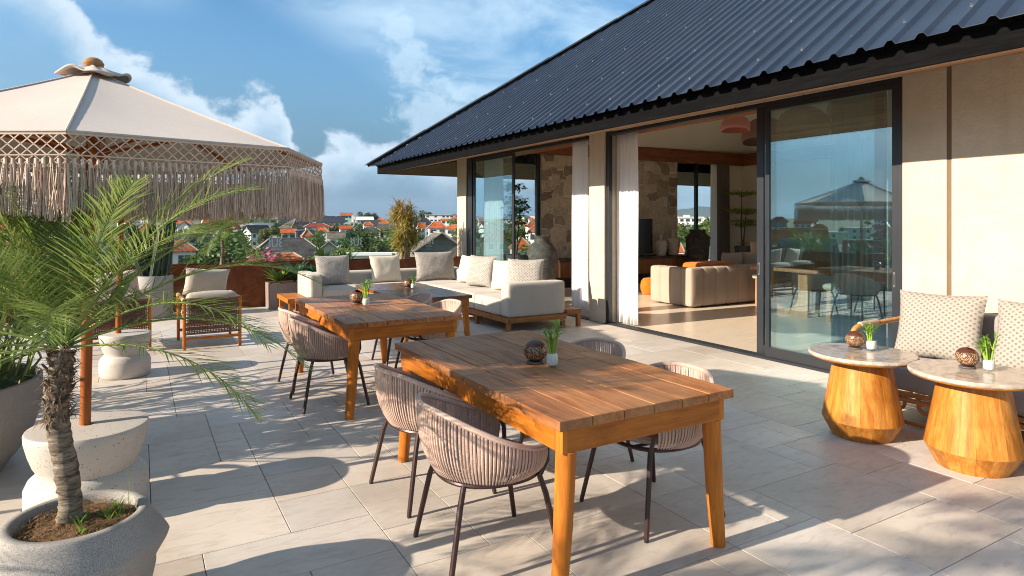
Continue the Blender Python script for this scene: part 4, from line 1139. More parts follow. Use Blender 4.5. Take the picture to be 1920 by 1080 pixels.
# ------------------------------------------------------------------ fringed umbrellas
def make_umbrella(label,loc,rz,seed=1):
    t=thing('fringed_umbrella',label,'umbrella',loc,rz,'macrame fringed umbrellas'); ru=random.Random(seed)
    zE,zP,RR=1.885,2.36,1.205; N=8; a0=R(-91); cx,cy=.04,-.016
    tilt=lambda x,y: .022*x/1.2
    # pole
    mb=MB(); mb.tube([(0,0,.40),(cx*.5,cy*.5,1.4),(cx,cy,2.34)],[.0265,.0262,.025],18); mb.build('pole',M['pole'],t)
    # canopy, each gore slightly sagging
    mb=MB(); m=10
    def cp(k,s,r):      # gore k, across s 0..1, radial r 0..1
        A=Vector((math.cos(a0+k*2*math.pi/N),math.sin(a0+k*2*math.pi/N),0))*RR; Bv=Vector((math.cos(a0+(k+1)*2*math.pi/N),math.sin(a0+(k+1)*2*math.pi/N),0))*RR
        p=A.lerp(Bv,s)*r
        sag=.022*math.sin(math.pi*s)*math.sin(math.pi*min(1,r*.9+.1))*r
        z=zP+(zE-zP)*(r**.93) - sag
        return Vector((p.x+cx,p.y+cy,z+tilt(p.x,p.y)))
    for k in range(N):
        vs=[cp(k,j/m,.07+.93*i/m) for i in range(m+1) for j in range(m+1)]
        fs=[(i*(m+1)+j,(i+1)*(m+1)+j,(i+1)*(m+1)+j+1,i*(m+1)+j+1) for i in range(m) for j in range(m)]
        mb.add(vs,fs); mb.add([v-Vector((0,0,.003)) for v in vs],[q[::-1] for q in fs])
    can=mb.build('canopy',M['canopy'],t,smooth=60)
    mb=MB()
    for k in range(N):
        mb.tube([cp(k,0,.07+.93*i/10)+Vector((0,0,.003)) for i in range(11)],.0045,5)
        mb.tube([cp(k,j/8,1.0) for j in range(9)],.006,5)
    mb.build('seam',M['canopy'],can)
    # vent flap with rolled corners and the wooden knob
    mb=MB(); q=56
    vs=[];fs=[]
    for i in range(5):
        for j in range(q):
            a=2*math.pi*j/q; r_=lerp(.02,.150,i/4)*(1+.13*math.sin(4*a+.6)*(i/4)); z=zP+.022-.060*(i/4)**1.2+ (.030*max(0,math.sin(3*a+1.9))**2)*(i/4)**2+.005*math.sin(7*a)
            vs.append((cx+r_*math.cos(a),cy+r_*math.sin(a),z))
    for i in range(4):
        for j in range(q): fs.append((i*q+j,i*q+(j+1)%q,(i+1)*q+(j+1)%q,(i+1)*q+j))
    mb.add(vs,fs); mb.add([(x,y,z-.004) for x,y,z in vs],[f[::-1] for f in fs])
    ed=[Vector(v) for v in vs[-q:]]; mb.tube(ed,[.007+.004*math.sin(5*i*6.283/q+1) for i in range(q)],8,closed=True)
    for a in ():
        c=Vector((cx+.115*math.cos(a),cy+.115*math.sin(a),zP+.012)); d=Vector((-math.sin(a),math.cos(a),0))
        mb.tube([c-d*.06+Vector((0,0,-.010)),c,c+d*.06+Vector((0,0,.010))],[.012,.019,.014],9)
    mb.build('vent_flap',M['canopy'],t,smooth=60)
    mb=MB(); mb.lathe([(.03,.0),(.046,.014),(.050,.028),(.040,.047),(.022,.058),(0,.060)],24,(cx,cy,zP+.006)); mb.build('finial',M['finial'],t)
    # ribs and struts
    for k in range(N):
        a=a0+k*2*math.pi/N
        mb=MB(); e=cp(k,0,.985)-Vector((0,0,.022)); top=Vector((cx,cy,zP-.04)); mb.bar(top,e,.016,.022); r=mb.build('rib',M['pole'],t,smooth=0)
        mb=MB(); mb.bar((cx*.8,cy*.8,1.90),top.lerp(e,.55)-Vector((0,0,.012)),.013,.018); mb.build('strut',M['pole'],r,smooth=0)
    mb=MB(); mb.lathe([(.03,-.05),(.055,-.04),(.055,.04),(.03,.05)],16,(cx*.8,cy*.8,1.90)); mb.build('hub',M['pole'],t)
    mb=MB(); mb.lathe([(.03,-.06),(.06,-.05),(.06,.0),(.03,.01)],16,(cx,cy,zP-.03)); mb.build('hub',M['pole'],t)
    # macrame net: diamond lattice along each side
    mb=MB()
    for k in range(N):
        A=cp(k,0,1.0)-Vector((0,0,.006));Bv=cp(k,1,1.0)-Vector((0,0,.006)); L=(Bv-A).length; u=(Bv-A)/L; out=Vector((u.y,-u.x,0))
        cols=int(L/.022); 
        def P_(i,row): return A+u*(L*i/cols)+Vector((0,0,-row*.0205))
        for row in range(7):
            for i in range(cols):
                for sg in ((i+row)%2,):
                    p=P_(i,row) if sg==0 else P_(i+1,row); q_=P_(i+1,row+1) if sg==0 else P_(i,row+1)
                    if row>=4 and False: continue
                    w_=.0040 if row<4 else .003
                    mb.bar(p,q_,w_,.003,up=out)
        mb.bar(A,Bv,.004,.012,up=(0,0,1)); mb.bar(A-Vector((0,0,.082)),Bv-Vector((0,0,.082)),.005,.005)
    mb.build('net_band',M['macrame'],t,smooth=0)
    # tassels
    mb=MB()
    for k in range(N):
        A=cp(k,0,1.0)-Vector((0,0,.10));Bv=cp(k,1,1.0)-Vector((0,0,.10)); L=(Bv-A).length; u=(Bv-A)/L; out=Vector((u.y,-u.x,0))
        cols=int(L/.026)
        for i in range(cols+1):
            c=A+u*(L*i/cols); zb=1.575+ru.uniform(-.022,.022)
            mb.tube([c,c-Vector((0,0,.035))],[.0055,.0075],5)
            for s_ in range(32):
                o=u*ru.uniform(-.007,.007)+out*ru.uniform(-.006,.006); sp=u*ru.uniform(-.014,.014)+out*ru.uniform(-.009,.009)
                p0=c+o-Vector((0,0,.02)); p3=Vector((c.x,c.y,zb+ru.uniform(-.016,.02)))+o+sp
                p1=p0.lerp(p3,.4)+o*.3+Vector((ru.uniform(-.004,.004),ru.uniform(-.004,.004),0)); p2=p0.lerp(p3,.72)+Vector((ru.uniform(-.006,.006),ru.uniform(-.006,.006),0))
                w_=ru.uniform(.0011,.0020); vs=[]
                an=ru.uniform(0,3.14); sd_=Vector((math.cos(an),math.sin(an),0))
                for p in (p0,p1,p2,p3): vs+=[p-sd_*w_,p+sd_*w_]
                mb.add(vs,[(0,1,3,2),(2,3,5,4),(4,5,7,6)])
    mb.build('fringe',M['macrame'],t,smooth=0)
    return t
um=make_umbrella('beige fringed umbrella in front, its canopy large at the upper left',(-.257,4.116,0),0)
dup(um,(-.19,7.50,0),R(12),'beige fringed umbrella farther back, seen through the fringe of the front one','macrame fringed umbrellas')
def make_stand(label,loc):
    t=thing('umbrella_stand',label,'umbrella base',loc,0,'terrazzo umbrella stands')
    mb=MB(); mb.lathe([(0,0),(.305,0),(.325,.02),(.332,.06),(.332,.165),(.312,.205),(.282,.228),(.264,.237),(.266,.252),(.288,.285),(.312,.345),(.330,.41),(.333,.448),(.327,.459),(.30,.462),(.030,.462),(.028,.42),(0,.42)],80); mb.v=[(x*.85,y*.85,z) for x,y,z in mb.v]
    mb.build('drum',M['terrazzo'],t,smooth=50); return t
st=make_stand('white terrazzo hourglass stand behind the potted palm, holding the front umbrella pole',(-.24,4.10,0))
dup(st,(-.13,7.5,0),0,'white terrazzo stand farther back, holding the rear umbrella pole','terrazzo umbrella stands',(.80,.80,.93))

# ------------------------------------------------------------------ palms
def frond(ml,mr,base,azm,elv,L,droop,nl=46,lw=.011,ll=.24,seed=0,sag=.5,kpet=.18):
    rf=random.Random(seed); p=Vector(base); d=Vector((math.cos(azm)*math.cos(elv),math.sin(azm)*math.cos(elv),math.sin(elv)))
    n=22; pts=[p.copy()]; ds=[d.copy()]
    for i in range(n):
        f=i/n; d=(d+Vector((0,0,-1))*droop/n*(.35+1.5*f)).normalized(); p=p+d*L/n; pts.append(p.copy()); ds.append(d.copy())
    mr.tube(pts,[lerp(.0085,.0018,(i/n)**.8)*(L/.9) for i in range(n+1)],5,flat=.7)
    for i in range(nl):
        f=kpet+(1-kpet)*i/(nl-1); x=f*n; k=min(n-1,int(x)); q=pts[k].lerp(pts[k+1],x-k); dd=ds[k].lerp(ds[k+1],x-k).normalized()
        sd_=dd.cross(Vector((0,0,1)))
        if sd_.length<.05: sd_=Vector((math.sin(azm),-math.cos(azm),0))
        sd_.normalize(); upv=sd_.cross(dd).normalized()
        for sg in (-1,1):
            l=ll*math.sin(math.pi*min(1,(.12+.80*f)))**.7*rf.uniform(.85,1.15)*(1 if f<.97 else .7)
            fw=lerp(.45,1.5,f)+rf.uniform(-.2,.2)
            dr=(dd*fw+sd_*sg*1.0+upv*rf.uniform(.05,.5)).normalized()
            ml.blade(q,dr,l,lw*rf.uniform(.8,1.2),sag*rf.uniform(.4,1.7),4,.35,base_w=.45,up=upv)
def palm_crown(t,c,n,L,droop,seed,nl=46,lw=.011,ll=.24,elr=(10,80),specs=()):
    rp=random.Random(seed); ml=MB(); mr=MB()
    for i in range(n):
        f=i/max(1,n-1); a=i*2.39996+rp.uniform(-.25,.25); e=R(lerp(elr[1],elr[0],f)+rp.uniform(-6,6))
        frond(ml,mr,Vector(c)+Vector((math.cos(a),math.sin(a),0))*.018,a,e,L*rp.uniform(.82,1.1)*lerp(.85,1.05,f),droop*rp.uniform(.75,1.25),nl,lw,ll,seed*100+i)
    for (a,e,l,dr) in specs:
        frond(ml,mr,Vector(c)+Vector((math.cos(a),math.sin(a),0))*.02,a,e,l,dr,nl,lw,ll,seed*77+int(a*10))
    mr.build('frond_stems',M['rachis'],t); ml.build('fronds',M['frond'],t,smooth=0)
# potted palm in the foreground
pot=thing('palm_pot','grey granite pot with swirling ridges holding the foreground palm, lower left corner','plant pot',(-.205,2.90,0)); PO=(-.205,2.90,0)
mb=MB(); n=96; prof=[(0,0),(.19,0),(.215,.02),(.245,.12),(.262,.17),(.268,.20),(.262,.225),(.275,.26),(.290,.30),(.293,.325),(.285,.35),(.262,.385),(.240,.425),(.236,.440),(.230,.446),(.205,.446),(.200,.440),(.195,.36),(0,.36)]
mb.lathe(prof,n,PO); out=[]
for x,y,z in mb.v:
    dx,dy=x-PO[0],y-PO[1]; a=math.atan2(dy,dx); r_=math.hypot(dx,dy)
    if r_>.2 and .0<z<.42:
        wt=math.sin(math.pi*z/.42)**.7; k=1+.10*wt*((1-abs(math.sin(1.5*a+z*10)))**1.2-.35); x,y=PO[0]+dx*k,PO[1]+dy*k; z+=.014*wt*math.sin(2*a+1.2)
    out.append((x,y,z))
mb.v=out; mb.build('bowl',M['granite'],pot,origin=PO,smooth=60)
mb=MB(); g=26
vs=[];fs=[]
for i in range(g+1):
    for j in range(g*2):
        a=2*math.pi*j/(g*2); r_=.1965*i/g; x,y=PO[0]+r_*math.cos(a),PO[1]+r_*math.sin(a)
        vs.append((x,y,.405+.022*(1-(i/g)**2)+.012*mnoise.noise(Vector((x*22,y*22,0)))+.008*mnoise.noise(Vector((x*60,y*60,3)))))
for i in range(g):
    for j in range(g*2): fs.append((i*g*2+j,(i+1)*g*2+j,(i+1)*g*2+(j+1)%(g*2),i*g*2+(j+1)%(g*2)))
mb.add(vs,fs); mb.build('mulch',M['soil'],pot,origin=PO,smooth=60)
mb=MB(); rr=random.Random(2)
for i in range(1500):
    a=rr.uniform(0,6.28); r_=.19*math.sqrt(rr.random()); x,y=PO[0]+r_*math.cos(a),PO[1]+r_*math.sin(a); b=rr.uniform(0,6.28)
    mb.blade((x,y,.415+rr.uniform(0,.012)),(math.cos(b),math.sin(b),rr.uniform(-.1,.9)),rr.uniform(.02,.07),.0016,rr.uniform(.5,2.5),3,0,base_w=1)
tag(mb.build('mulch_fibre',M['coir'],pot,origin=PO,smooth=0),kind='stuff')
wd=thing('weeds','small green weeds sprouting at the foot of the foreground palm','weed',(-.2,2.85,.41))
mb=MB()
for i in range(12):
    a=rr.uniform(0,6.28); c=Vector((-.175+rr.uniform(-.05,.12),2.83+rr.uniform(-.06,.14),.415))
    for j in range(5):
        b=rr.uniform(0,6.28); mb.blade(c,(math.cos(b),math.sin(b),rr.uniform(.8,2.4)),rr.uniform(.03,.075),.007,rr.uniform(.3,1.2),4,.3,base_w=.4)
mb.blade((-.04,2.96,.42),(.02,.05,1),.16,.003,.1,4,.2); mb.blade((-.03,2.95,.42),(.1,.0,1),.10,.005,.3,4,.2)
mb.build('weed_leaves',M['bamboo'],wd,origin=(-.2,2.85,.41),smooth=0)
PA=thing('palm_tree','small date palm with fibrous trunk and spreading fronds in the foreground pot','palm',(-.235,2.925,.41)); AO=(-.235,2.925,.41)
tr=[(-.232,2.915,.40),(-.226,2.915,.50),(-.240,2.925,.62),(-.262,2.935,.74),(-.272,2.94,.84),(-.262,2.94,.95),(-.250,2.935,1.07)]
mb=MB(); P2=[]
for a,b in zip(tr,tr[1:]):
    for i in range(8): P2.append(Vector(a).lerp(Vector(b),i/8))
rs=[.046*(1-.16*min(1,i/6))*(1+.05*math.sin(i*2.4)+.03*rnd.uniform(-1,1)) for i in range(len(P2))]
mb.tube(P2,rs,18); 
mb.v=[tuple(Vector(v)+mnoise.noise_vector(Vector(v)*55)*.0045+mnoise.noise_vector(Vector(v)*Vector((20,20,140)) if False else Vector((v[0]*25,v[1]*25,v[2]*120)))*.003) for v in mb.v]
mb.build('trunk',M['ptrunk'],PA,origin=AO,smooth=70)
mb=MB()
for i in range(520):
    f=rr.random(); z=lerp(.80,1.09,f); c=Vector((-.268+.016*(z-.8)/.3,2.94,z)); a=rr.uniform(0,6.28); r_=.040
    d=Vector((math.cos(a),math.sin(a),rr.uniform(-.8,1.1))); q=c+Vector((math.cos(a),math.sin(a),0))*r_*rr.uniform(.6,1)
    mb.blade(q,d,rr.uniform(.015,.06),rr.uniform(.003,.013),rr.uniform(.2,2),3,.2,base_w=.9)
for i in range(26):
    a=i*2.4; z=.82+.25*(i/26); c=Vector((-.264,2.94,z)); d=Vector((math.cos(a)*.7,math.sin(a)*.7,1.0)).normalized(); q=c+Vector((math.cos(a),math.sin(a),0))*.030
    mb.tube([q,q+d*.022,q+d*.04],[.012,.009,.005],6,flat=.6)
mb.build('trunk_fibre',M['pfibre'],PA,origin=AO,smooth=0)
ml=MB();mr=MB(); C0=Vector((-.250,2.935,1.12))
# (heading deg measured from +X, elevation, length, droop): headings toward the right of the photo are about -30, away 60, left 150, to camera -120
FR=[(120,48,1.0,.9),(210,46,.9,1.0),(-48,50,.85,1.0),(100,84,.9,.3),(170,72,.9,.6),(195,52,.95,.9),(135,62,.95,.8),(-5,62,1.0,.9),(60,88,.84,.25),(150,78,.85,.4),(-20,76,.9,.5),(110,72,.9,.5),(200,66,.9,.7),(-60,64,.78,.8),(-32,58,1.0,1.1),(0,52,1.05,1.25),(150,50,.95,1.0),(240,56,.7,1.2),(180,42,.95,1.1),(-12,40,1.05,1.25),(-42,32,.95,1.3),(215,32,.85,1.2),(125,36,1.0,1.2),(270,46,.6,1.6),(-22,22,.98,1.25),(160,20,.9,1.1),(60,30,.9,1.3),(90,46,.9,1.0),(190,14,.75,1.2),(-36,8,.86,1.1),(228,10,.55,1.4),(168,2,.7,1.1)]
for i,(a,e,l,dr) in enumerate(FR): frond(ml,mr,C0+Vector((math.cos(R(a)),math.sin(R(a)),-.03*(i/len(FR))))*.02-Vector((0,0,.05*i/len(FR))),R(a),R(e),l*(.95 if e<66 else .74 if e<75 else .68),dr,48,.0060,.185,300+i,.25)
mr.build('frond_stems',M['rachis'],PA,origin=AO); ml.build('fronds',M['frond'],PA,origin=AO,smooth=0)
dup(pot,(-2.0,2.05,0),1.1,'grey granite pot with a second palm, standing toward the camera beyond the left edge')
dup(PA,(-2.03,2.07,.41),2.0,'second small date palm whose frond shadows fall across the near paving')
# tall palm out in the left planter (its shade falls across the paving at the right)
def tall_palm(label,x,y,z0,h,n,L,seed,elr=(-5,75),rad=.055,ll=.3,lw=.02):
    t=thing('palm_tree',label,'palm',(x,y,z0)); mb=MB()
    mb.tube([(.0,0,0),(.02,.01,h*.5),(0,.02,h)],[rad*1.1,rad*.85,rad*.9],12); mb.build('trunk',M['ptrunk'],t)
    palm_crown(t,(0,.02,h),n,L,1.3,seed,34,lw,ll,elr); return t
tall_palm('slim palm rising from the left planter wall toward the camera side',-3.9,1.45,.64,2.55,18,1.15,5,ll=.36,lw=.026)
tall_palm('slim palm in the left planter wall opposite the middle table',-3.9,5.3,.64,2.1,16,1.0,6,ll=.32,lw=.024)
tall_palm('short green palm in the far planter wall, left of the sofa',1.27,12.62,.70,.62,22,.72,8,(-10,80),.035,.2,.014)

# ------------------------------------------------------------------ big bowl planter with broad leaved plants at the left edge
Bw=thing('bowl_planter','large smooth grey concrete bowl planter at the left edge behind the palm','plant pot',(-1.22,5.15,0)); WO=(-1.22,5.15,0)
mb=MB(); mb.lathe([(0,0),(.44,0),(.50,.03),(.60,.16),(.655,.32),(.672,.46),(.668,.555),(.655,.562),(.64,.555),(.635,.48),(0,.48)],72,WO); mb.build('bowl',M['granite'],Bw,origin=WO,smooth=50)
mb=MB(); mb.lathe([(.636,.485),(.4,.505),(0,.51)],40,WO); mb.build('soil',M['soil'],Bw,origin=WO)
def broad_plant(label,cx,cy,cz,n,h,spread,mat,seed,name='broad_leaf_plant',lw=.12,ll=.5,cat='plant',stem=True,droop=1.0):
    rb=random.Random(seed); t=thing(name,label,cat,(cx,cy,cz)); ml=MB(); ms=MB()
    for i in range(n):
        a=rb.uniform(0,6.28); r_=spread*math.sqrt(rb.random())*.5; x,y=r_*math.cos(a),r_*math.sin(a)
        tip=Vector((x*1.5+rb.uniform(-.2,.2)*spread,y*1.5+rb.uniform(-.2,.2)*spread,h*rb.uniform(.25,1)))
        if stem:
            ms.tube([(x,y,0),(x*1.2,y*1.2,tip.z*.6),tuple(tip)],[.010,.008,.006],5)
            b=rb.uniform(0,6.28)
            ml.blade(tip,(math.cos(b),math.sin(b),rb.uniform(.3,1.6)),ll*rb.uniform(.7,1.2),lw*rb.uniform(.7,1.2),rb.uniform(.5,1.4)*droop,6,.3,base_w=.35)
        else:
            b=rb.uniform(0,6.28); ml.blade((x*.4,y*.4,0),(math.cos(b),math.sin(b),rb.uniform(.5,2.6)),ll*rb.uniform(.7,1.2),lw*rb.uniform(.7,1.2),rb.uniform(.3,.9)*droop,6,.35,base_w=.55)
    if stem: ms.build('stems',M['rachis'],t)
    ml.build('leaves',M[mat],t,smooth=0); return t
broad_plant('dense broad leaved green plant filling the concrete bowl at the left edge',-1.22,5.15,.49,130,.95,1.15,'broad',31,lw=.10,ll=.42)
broad_plant('low dark rosette plant hanging over the rim of the concrete bowl',-.86,4.86,.50,26,.3,.3,'agave',32,'rosette_plant',.085,.34,stem=False)
broad_plant('tall leafy green plant at the left edge above the concrete bowl',-1.75,6.2,.0,120,1.45,1.3,'broad',33,lw=.09,ll=.46)
for i,(yy,hh,mt) in enumerate(((-.6,.75,'agave'),(.6,.9,'broad'),(2.6,.85,'broad'),(3.7,.6,'agave'),(4.5,.8,'broad'),(6.4,.9,'broad'),(7.5,.7,'agave'),(8.6,1.0,'broad'),(9.8,.7,'agave'),(11.2,.9,'broad'))):
    broad_plant('leafy plant growing in the left planter wall, number-free row beyond the umbrellas' if False else 'leafy planting in the rusty planter wall at the left terrace edge',-3.92,yy,.64,46 if mt=='broad' else 26,hh*.6,.9,mt,50+i,'border_plant',.07,.42,stem=(mt=='broad'))['group']='plants in the left planter wall'

# ------------------------------------------------------------------ plants at the far end
sb=thing('stone_planter_box','pinkish stone planter box beside the left arm of the sofa','plant pot',(2.25,11.95,0)); bo=(2.25,11.95,0)
mb=MB(); x0,y0,x1,y1=1.955,11.74,3.2,12.26; mb.box(x0,y0,0,x1,y0+.04,.447); mb.box(x0,y1-.04,0,x1,y1,.447); mb.box(x0,y0+.04,0,x0+.04,y1-.04,.447); mb.box(x1-.04,y0+.04,0,x1,y1-.04,.447); mb.build('box_wall',M['pinkstone'],sb,origin=bo,smooth=0,bevel=.006)
mb=MB(); mb.box(x0+.04,y0+.04,0,x1-.04,y1-.04,.42); mb.build('soil',M['soil'],sb,origin=bo,smooth=0)
def rosette(label,c,n,L,wd,mat,seed,up_=(.3,1.9),name='agave_plant',group=None,droop=.5):
    rb=random.Random(seed); t=thing(name,label,'plant',c,0,group); ml=MB()
    for i in range(n):
        a=i*2.39996; f=i/n; ml.blade((0,0,0),(math.cos(a),math.sin(a),lerp(up_[1],up_[0],f)+rb.uniform(-.1,.1)),L*rb.uniform(.85,1.1)*lerp(.85,1,f),wd*rb.uniform(.85,1.15),droop*rb.uniform(.6,1.3),7,.45,base_w=.5)
    ml.build('leaves',M[mat],t,smooth=0); return t
rosette('lime green bromeliad rosette in the stone box beside the sofa arm',(2.13,11.96,.44),16,.42,.10,'brom',1)
rosette('dark green broad rosette in the stone box, just right of the lime bromeliad',(2.42,12.02,.46),18,.46,.15,'agave',2,(.5,2.2))
rosette('dark green broad rosette behind the left arm of the sofa',(2.78,12.02,.46),18,.44,.15,'agave',3,(.5,2.2))
broad_plant('spiky upright green plant behind the grey pillow at the left end of the sofa',3.05,12.6,.70,26,.3,.5,'broad',62,'upright_plant',.055,.45,stem=False)
broad_plant('green strappy plant behind the sofa between the first two pillows',3.48,12.55,.70,30,.3,.4,'broad',63,'upright_plant',.06,.42,stem=False)
# dracaena clump
D=thing('dracaena_clump','tall yellow green spiky dracaena clump on bare stems behind the sofa','plant',(4.72,12.58,.70)); mt_=MB(); mp=MB(); ms=MB(); rb=random.Random(9)
for i in range(34):
    a=rb.uniform(0,6.28); r_=.30*math.sqrt(rb.random()); bx,by=.10*math.cos(a)*r_/.3,.08*math.sin(a)*r_/.3; x,y=r_*math.cos(a),r_*math.sin(a)*.8; h=rb.uniform(.45,1.18)
    if i<9: h=rb.uniform(1.0,1.22); x*=.75
    ms.tube([(bx,by,0),(lerp(bx,x,.35),lerp(by,y,.35),h*.45),(x,y,h)],[.018,.014,.010],6)
    for j in range(46):
        b=rb.uniform(0,6.28); zz=h-rb.uniform(0,.34)
        (mp if (h>1.05 and j<9) else mt_).blade((x,y,zz),(math.cos(b),math.sin(b),rb.uniform(-.3,1.5) if j>8 else rb.uniform(.5,3)),rb.uniform(.16,.30),.026,rb.uniform(.5,1.7),4,.3,base_w=.6)
ms.build('stems',M['paleb'],D); mt_.build('leaves',M['drac'],D,smooth=0); mp.build('young_leaves',M['dracp'],D,smooth=0)
# thin bare stem by the column
tw=thing('bare_stem_plant','thin dry stem plant standing against the far cream column','plant',(5.88,12.25,0)); mb=MB()
mb.tube([(0,0,0),(.02,0,.7),(-.01,0,1.25)],[.025,.02,.012],8)
for i in range(60):
    a=rb.uniform(0,6.28); z=rb.uniform(.75,1.32); mb.blade((0,0,z),(math.cos(a),math.sin(a),rb.uniform(.5,2.5)),rb.uniform(.06,.20),.007,.3,3,.2)
mb.build('stem',M['paleb'],tw)
# cactus in a ribbed pot
cp_=thing('cactus_pot','ribbed grey cylinder pot with the tall cactus, beside the right lounge chair','plant pot',(.20,11.82,0)); mb=MB(); n=110
mb.lathe([(0,0),(.245,0),(.262,.03),(.268,.3),(.268,.66),(.262,.672),(.245,.672),(.24,.6),(0,.6)],n,(0,0,0)); mb.v=[(x*(1+(.012 if (k%n)%5<3 and .38<z<.66 else 0)),y*(1+(.012 if (k%n)%5<3 and .38<z<.66 else 0)),z) for k,(x,y,z) in enumerate(mb.v)]
mb.build('cylinder',M['granite'],cp_,smooth=40)
ca=thing('cactus','tall dark ribbed cactus with four columns in the cylinder pot','cactus',(.20,11.82,.60)); 
for (x0_,y0_,x1_,y1_,h,r_) in ((-.10,.02,-.36,.05,.93,.105),(.02,.09,-.05,.14,.90,.09),(.12,-.02,.22,-.03,1.02,.095),(-.02,-.10,.12,-.06,.84,.075)):
    mb=MB(); me_=MB(); ribs=6; n=ribs*4; k=14; vs=[]
    for i in range(k+1):
        f=i/k; c=Vector((lerp(x0_,x1_,f),lerp(y0_,y1_,f),h*f)); rr_=r_*(.8+.2*min(1,f*3))*(1 if f<.9 else math.sqrt(max(0,1-((f-.9)/.1)**2)))
        for j in range(n):
            a=2*math.pi*j/n; q=rr_*(1.0 if j%4==0 else (.62 if j%4==2 else .78)); vs.append(c+Vector((math.cos(a)*q,math.sin(a)*q,0)))
    mb.add(vs,[(i*n+j,i*n+(j+1)%n,(i+1)*n+(j+1)%n,(i+1)*n+j) for i in range(k) for j in range(n)])
    col=mb.build('column',M['cactus'],ca,smooth=30)
    for j in range(0,n,4): me_.tube([vs[i*n+j]*1.0 for i in range(k)],.0035,4)
    me_.build('spine_edge',M['cspine'],col,smooth=0)
# ------------------------------------------------------------------ curtains
def curtain(label,x,y0,y1,z0,z1,mat,folds,amp=.035,name='curtain',group=None,gather=None,axis='Y'):
    t=MB(); n=folds*10; k=14; vs=[]; rc=random.Random(int(y0*100)); ph=[rc.uniform(.7,1.3) for _ in range(folds+2)]
    for i in range(k+1):
        fz=i/k; z=lerp(z0,z1,fz)
        for j in range(n+1):
            f=j/n; yy=lerp(y0,y1,f)
            if gather: yy=lerp(yy,(gather[0]+(yy-y0)*gather[1]),math.sin(math.pi*min(1,fz*1.1))**1.3)
            a=amp*ph[int(f*folds)]*math.sin(2*math.pi*folds*f)*(1-.35*fz)+.006*math.sin(31*f+3*fz)
            vs.append((x+a,yy+.008*math.sin(17*f+2.1*fz*3),z) if axis=='Y' else (yy,x+a,z))
    fs=[(i*(n+1)+j,i*(n+1)+j+1,(i+1)*(n+1)+j+1,(i+1)*(n+1)+j) for i in range(k) for j in range(n)]
    t.add(vs,fs)
    o=t.build(name,M[mat],None,origin=((x,(y0+y1)/2,z0) if axis=='Y' else ((y0+y1)/2,x,z0)),smooth=180)
    sol=o.modifiers.new('thickness','SOLIDIFY'); sol.thickness=.002
    return tag(o,label,'curtain',group)
curtain('white sheer curtain gathered at the left side of the open door',XF+.24,7.17,7.87,.02,2.9,'sheer',9,.03)
curtain('white sheer curtain hanging left of the cream middle column',XF+.26,8.40,8.82,.02,2.95,'sheer',6,.03)
curtain('white sheer curtain behind the fixed glass door beside the cream wall',XF+.33,3.40,3.60,.02,2.9,'sheer',3,.03)
curtain('dark striped drape behind the fixed glass door',XF+.42,3.66,4.26,.02,2.9,'drape',9,.03)
curtain('pale teal looking sheer curtain behind the glass panel near the far column',XF+.30,11.3,12.1,.02,2.95,'sheer',8,.03)
curtain('narrow white curtain at the right end of the back window',YW-.16,13.55,13.78,.02,3.1,'sheer',3,.03,axis='X')
curtain('dark taupe drape right of the back window, behind the indoor tree',YW-.17,13.80,14.28,.02,3.1,'drape',7,.03,axis='X')
# ------------------------------------------------------------------ living room
c=thing('media_console','long floating wooden console against the stone wall','console',(10.4,12.3,.24)); o_=(10.4,12.3,.24)
mb=MB(); 
for i in range(6):
    a=8.25+i*.712; mb.box(a+.003,12.02,.262,a+.709,12.045,.60)
mb.build('drawer_front',M['console'],c,origin=o_,smooth=0,bevel=.003)
mb=MB(); mb.box(8.24,12.046,.25,12.53,12.60,.61); mb.build('carcass',M['console'],c,origin=o_,smooth=0)
mb=MB(); mb.box(8.22,12.0,.615,12.55,12.60,.66); mb.build('slab_top',M['jar_dark'],c,origin=o_,smooth=0,bevel=.004)
mb=MB(); mb.box(8.5,12.2,0,12.3,12.6,.245); mb.build('plinth',M['black'],c,origin=o_,smooth=0)
tv=thing('television','black flat television standing on the wooden console','television',(10.55,12.3,.66)); o_=(10.55,12.3,.66)
mb=MB(); mb.box(9.82,12.28,.73,11.27,12.33,1.60); mb.build('screen',M['dark_screen'],tv,origin=o_,smooth=0,bevel=.006)
mb=MB(); mb.box(10.4,12.25,.66,10.7,12.4,.672); mb.box(10.5,12.31,.672,10.6,12.34,.74); mb.build('foot',M['black'],tv,origin=o_,smooth=0,bevel=.003)
def vase(label,loc,prof,mat,n=40,name='vase',cat='vase',group=None,ears=False):
    t=thing(name,label,cat,loc,0,group); mb=MB(); mb.lathe(prof,n); mb.v=[(x*(1+.012*mnoise.noise(Vector((x*5,y*5,z*5)))),y*(1+.012*mnoise.noise(Vector((x*5,y*5,z*5)))),z) for x,y,z in mb.v]
    mb.build('body',M[mat],t,smooth=60)
    if ears:
        for a in range(4):
            q=a*math.pi/2+.5; r_=prof[ears][0]; z=prof[ears][1]; mb=MB(); mb.tube([(math.cos(q)*r_*.97,math.sin(q)*r_*.97,z-.05),(math.cos(q)*(r_+.035),math.sin(q)*(r_+.035),z),(math.cos(q)*r_*.93,math.sin(q)*r_*.93,z+.05)],.016,8); mb.build('handle',M[mat],t)
    return t
wp=[(0,0),(.115,0),(.13,.02),(.165,.22),(.178,.34),(.165,.40),(.09,.43),(.052,.445),(.048,.47),(.052,.60),(.06,.615),(.045,.615),(.035,.5),(0,.48)]
vase('chalky white bottle vase on the console, shorter one next to the television',(11.47,12.2,.66),[(r_*.95,z*.92) for r_,z in wp],'jar_white')
vase('chalky white bottle vase on the console, taller one on the right',(11.90,12.2,.66),[(r_,z*1.08) for r_,z in wp],'jar_white')
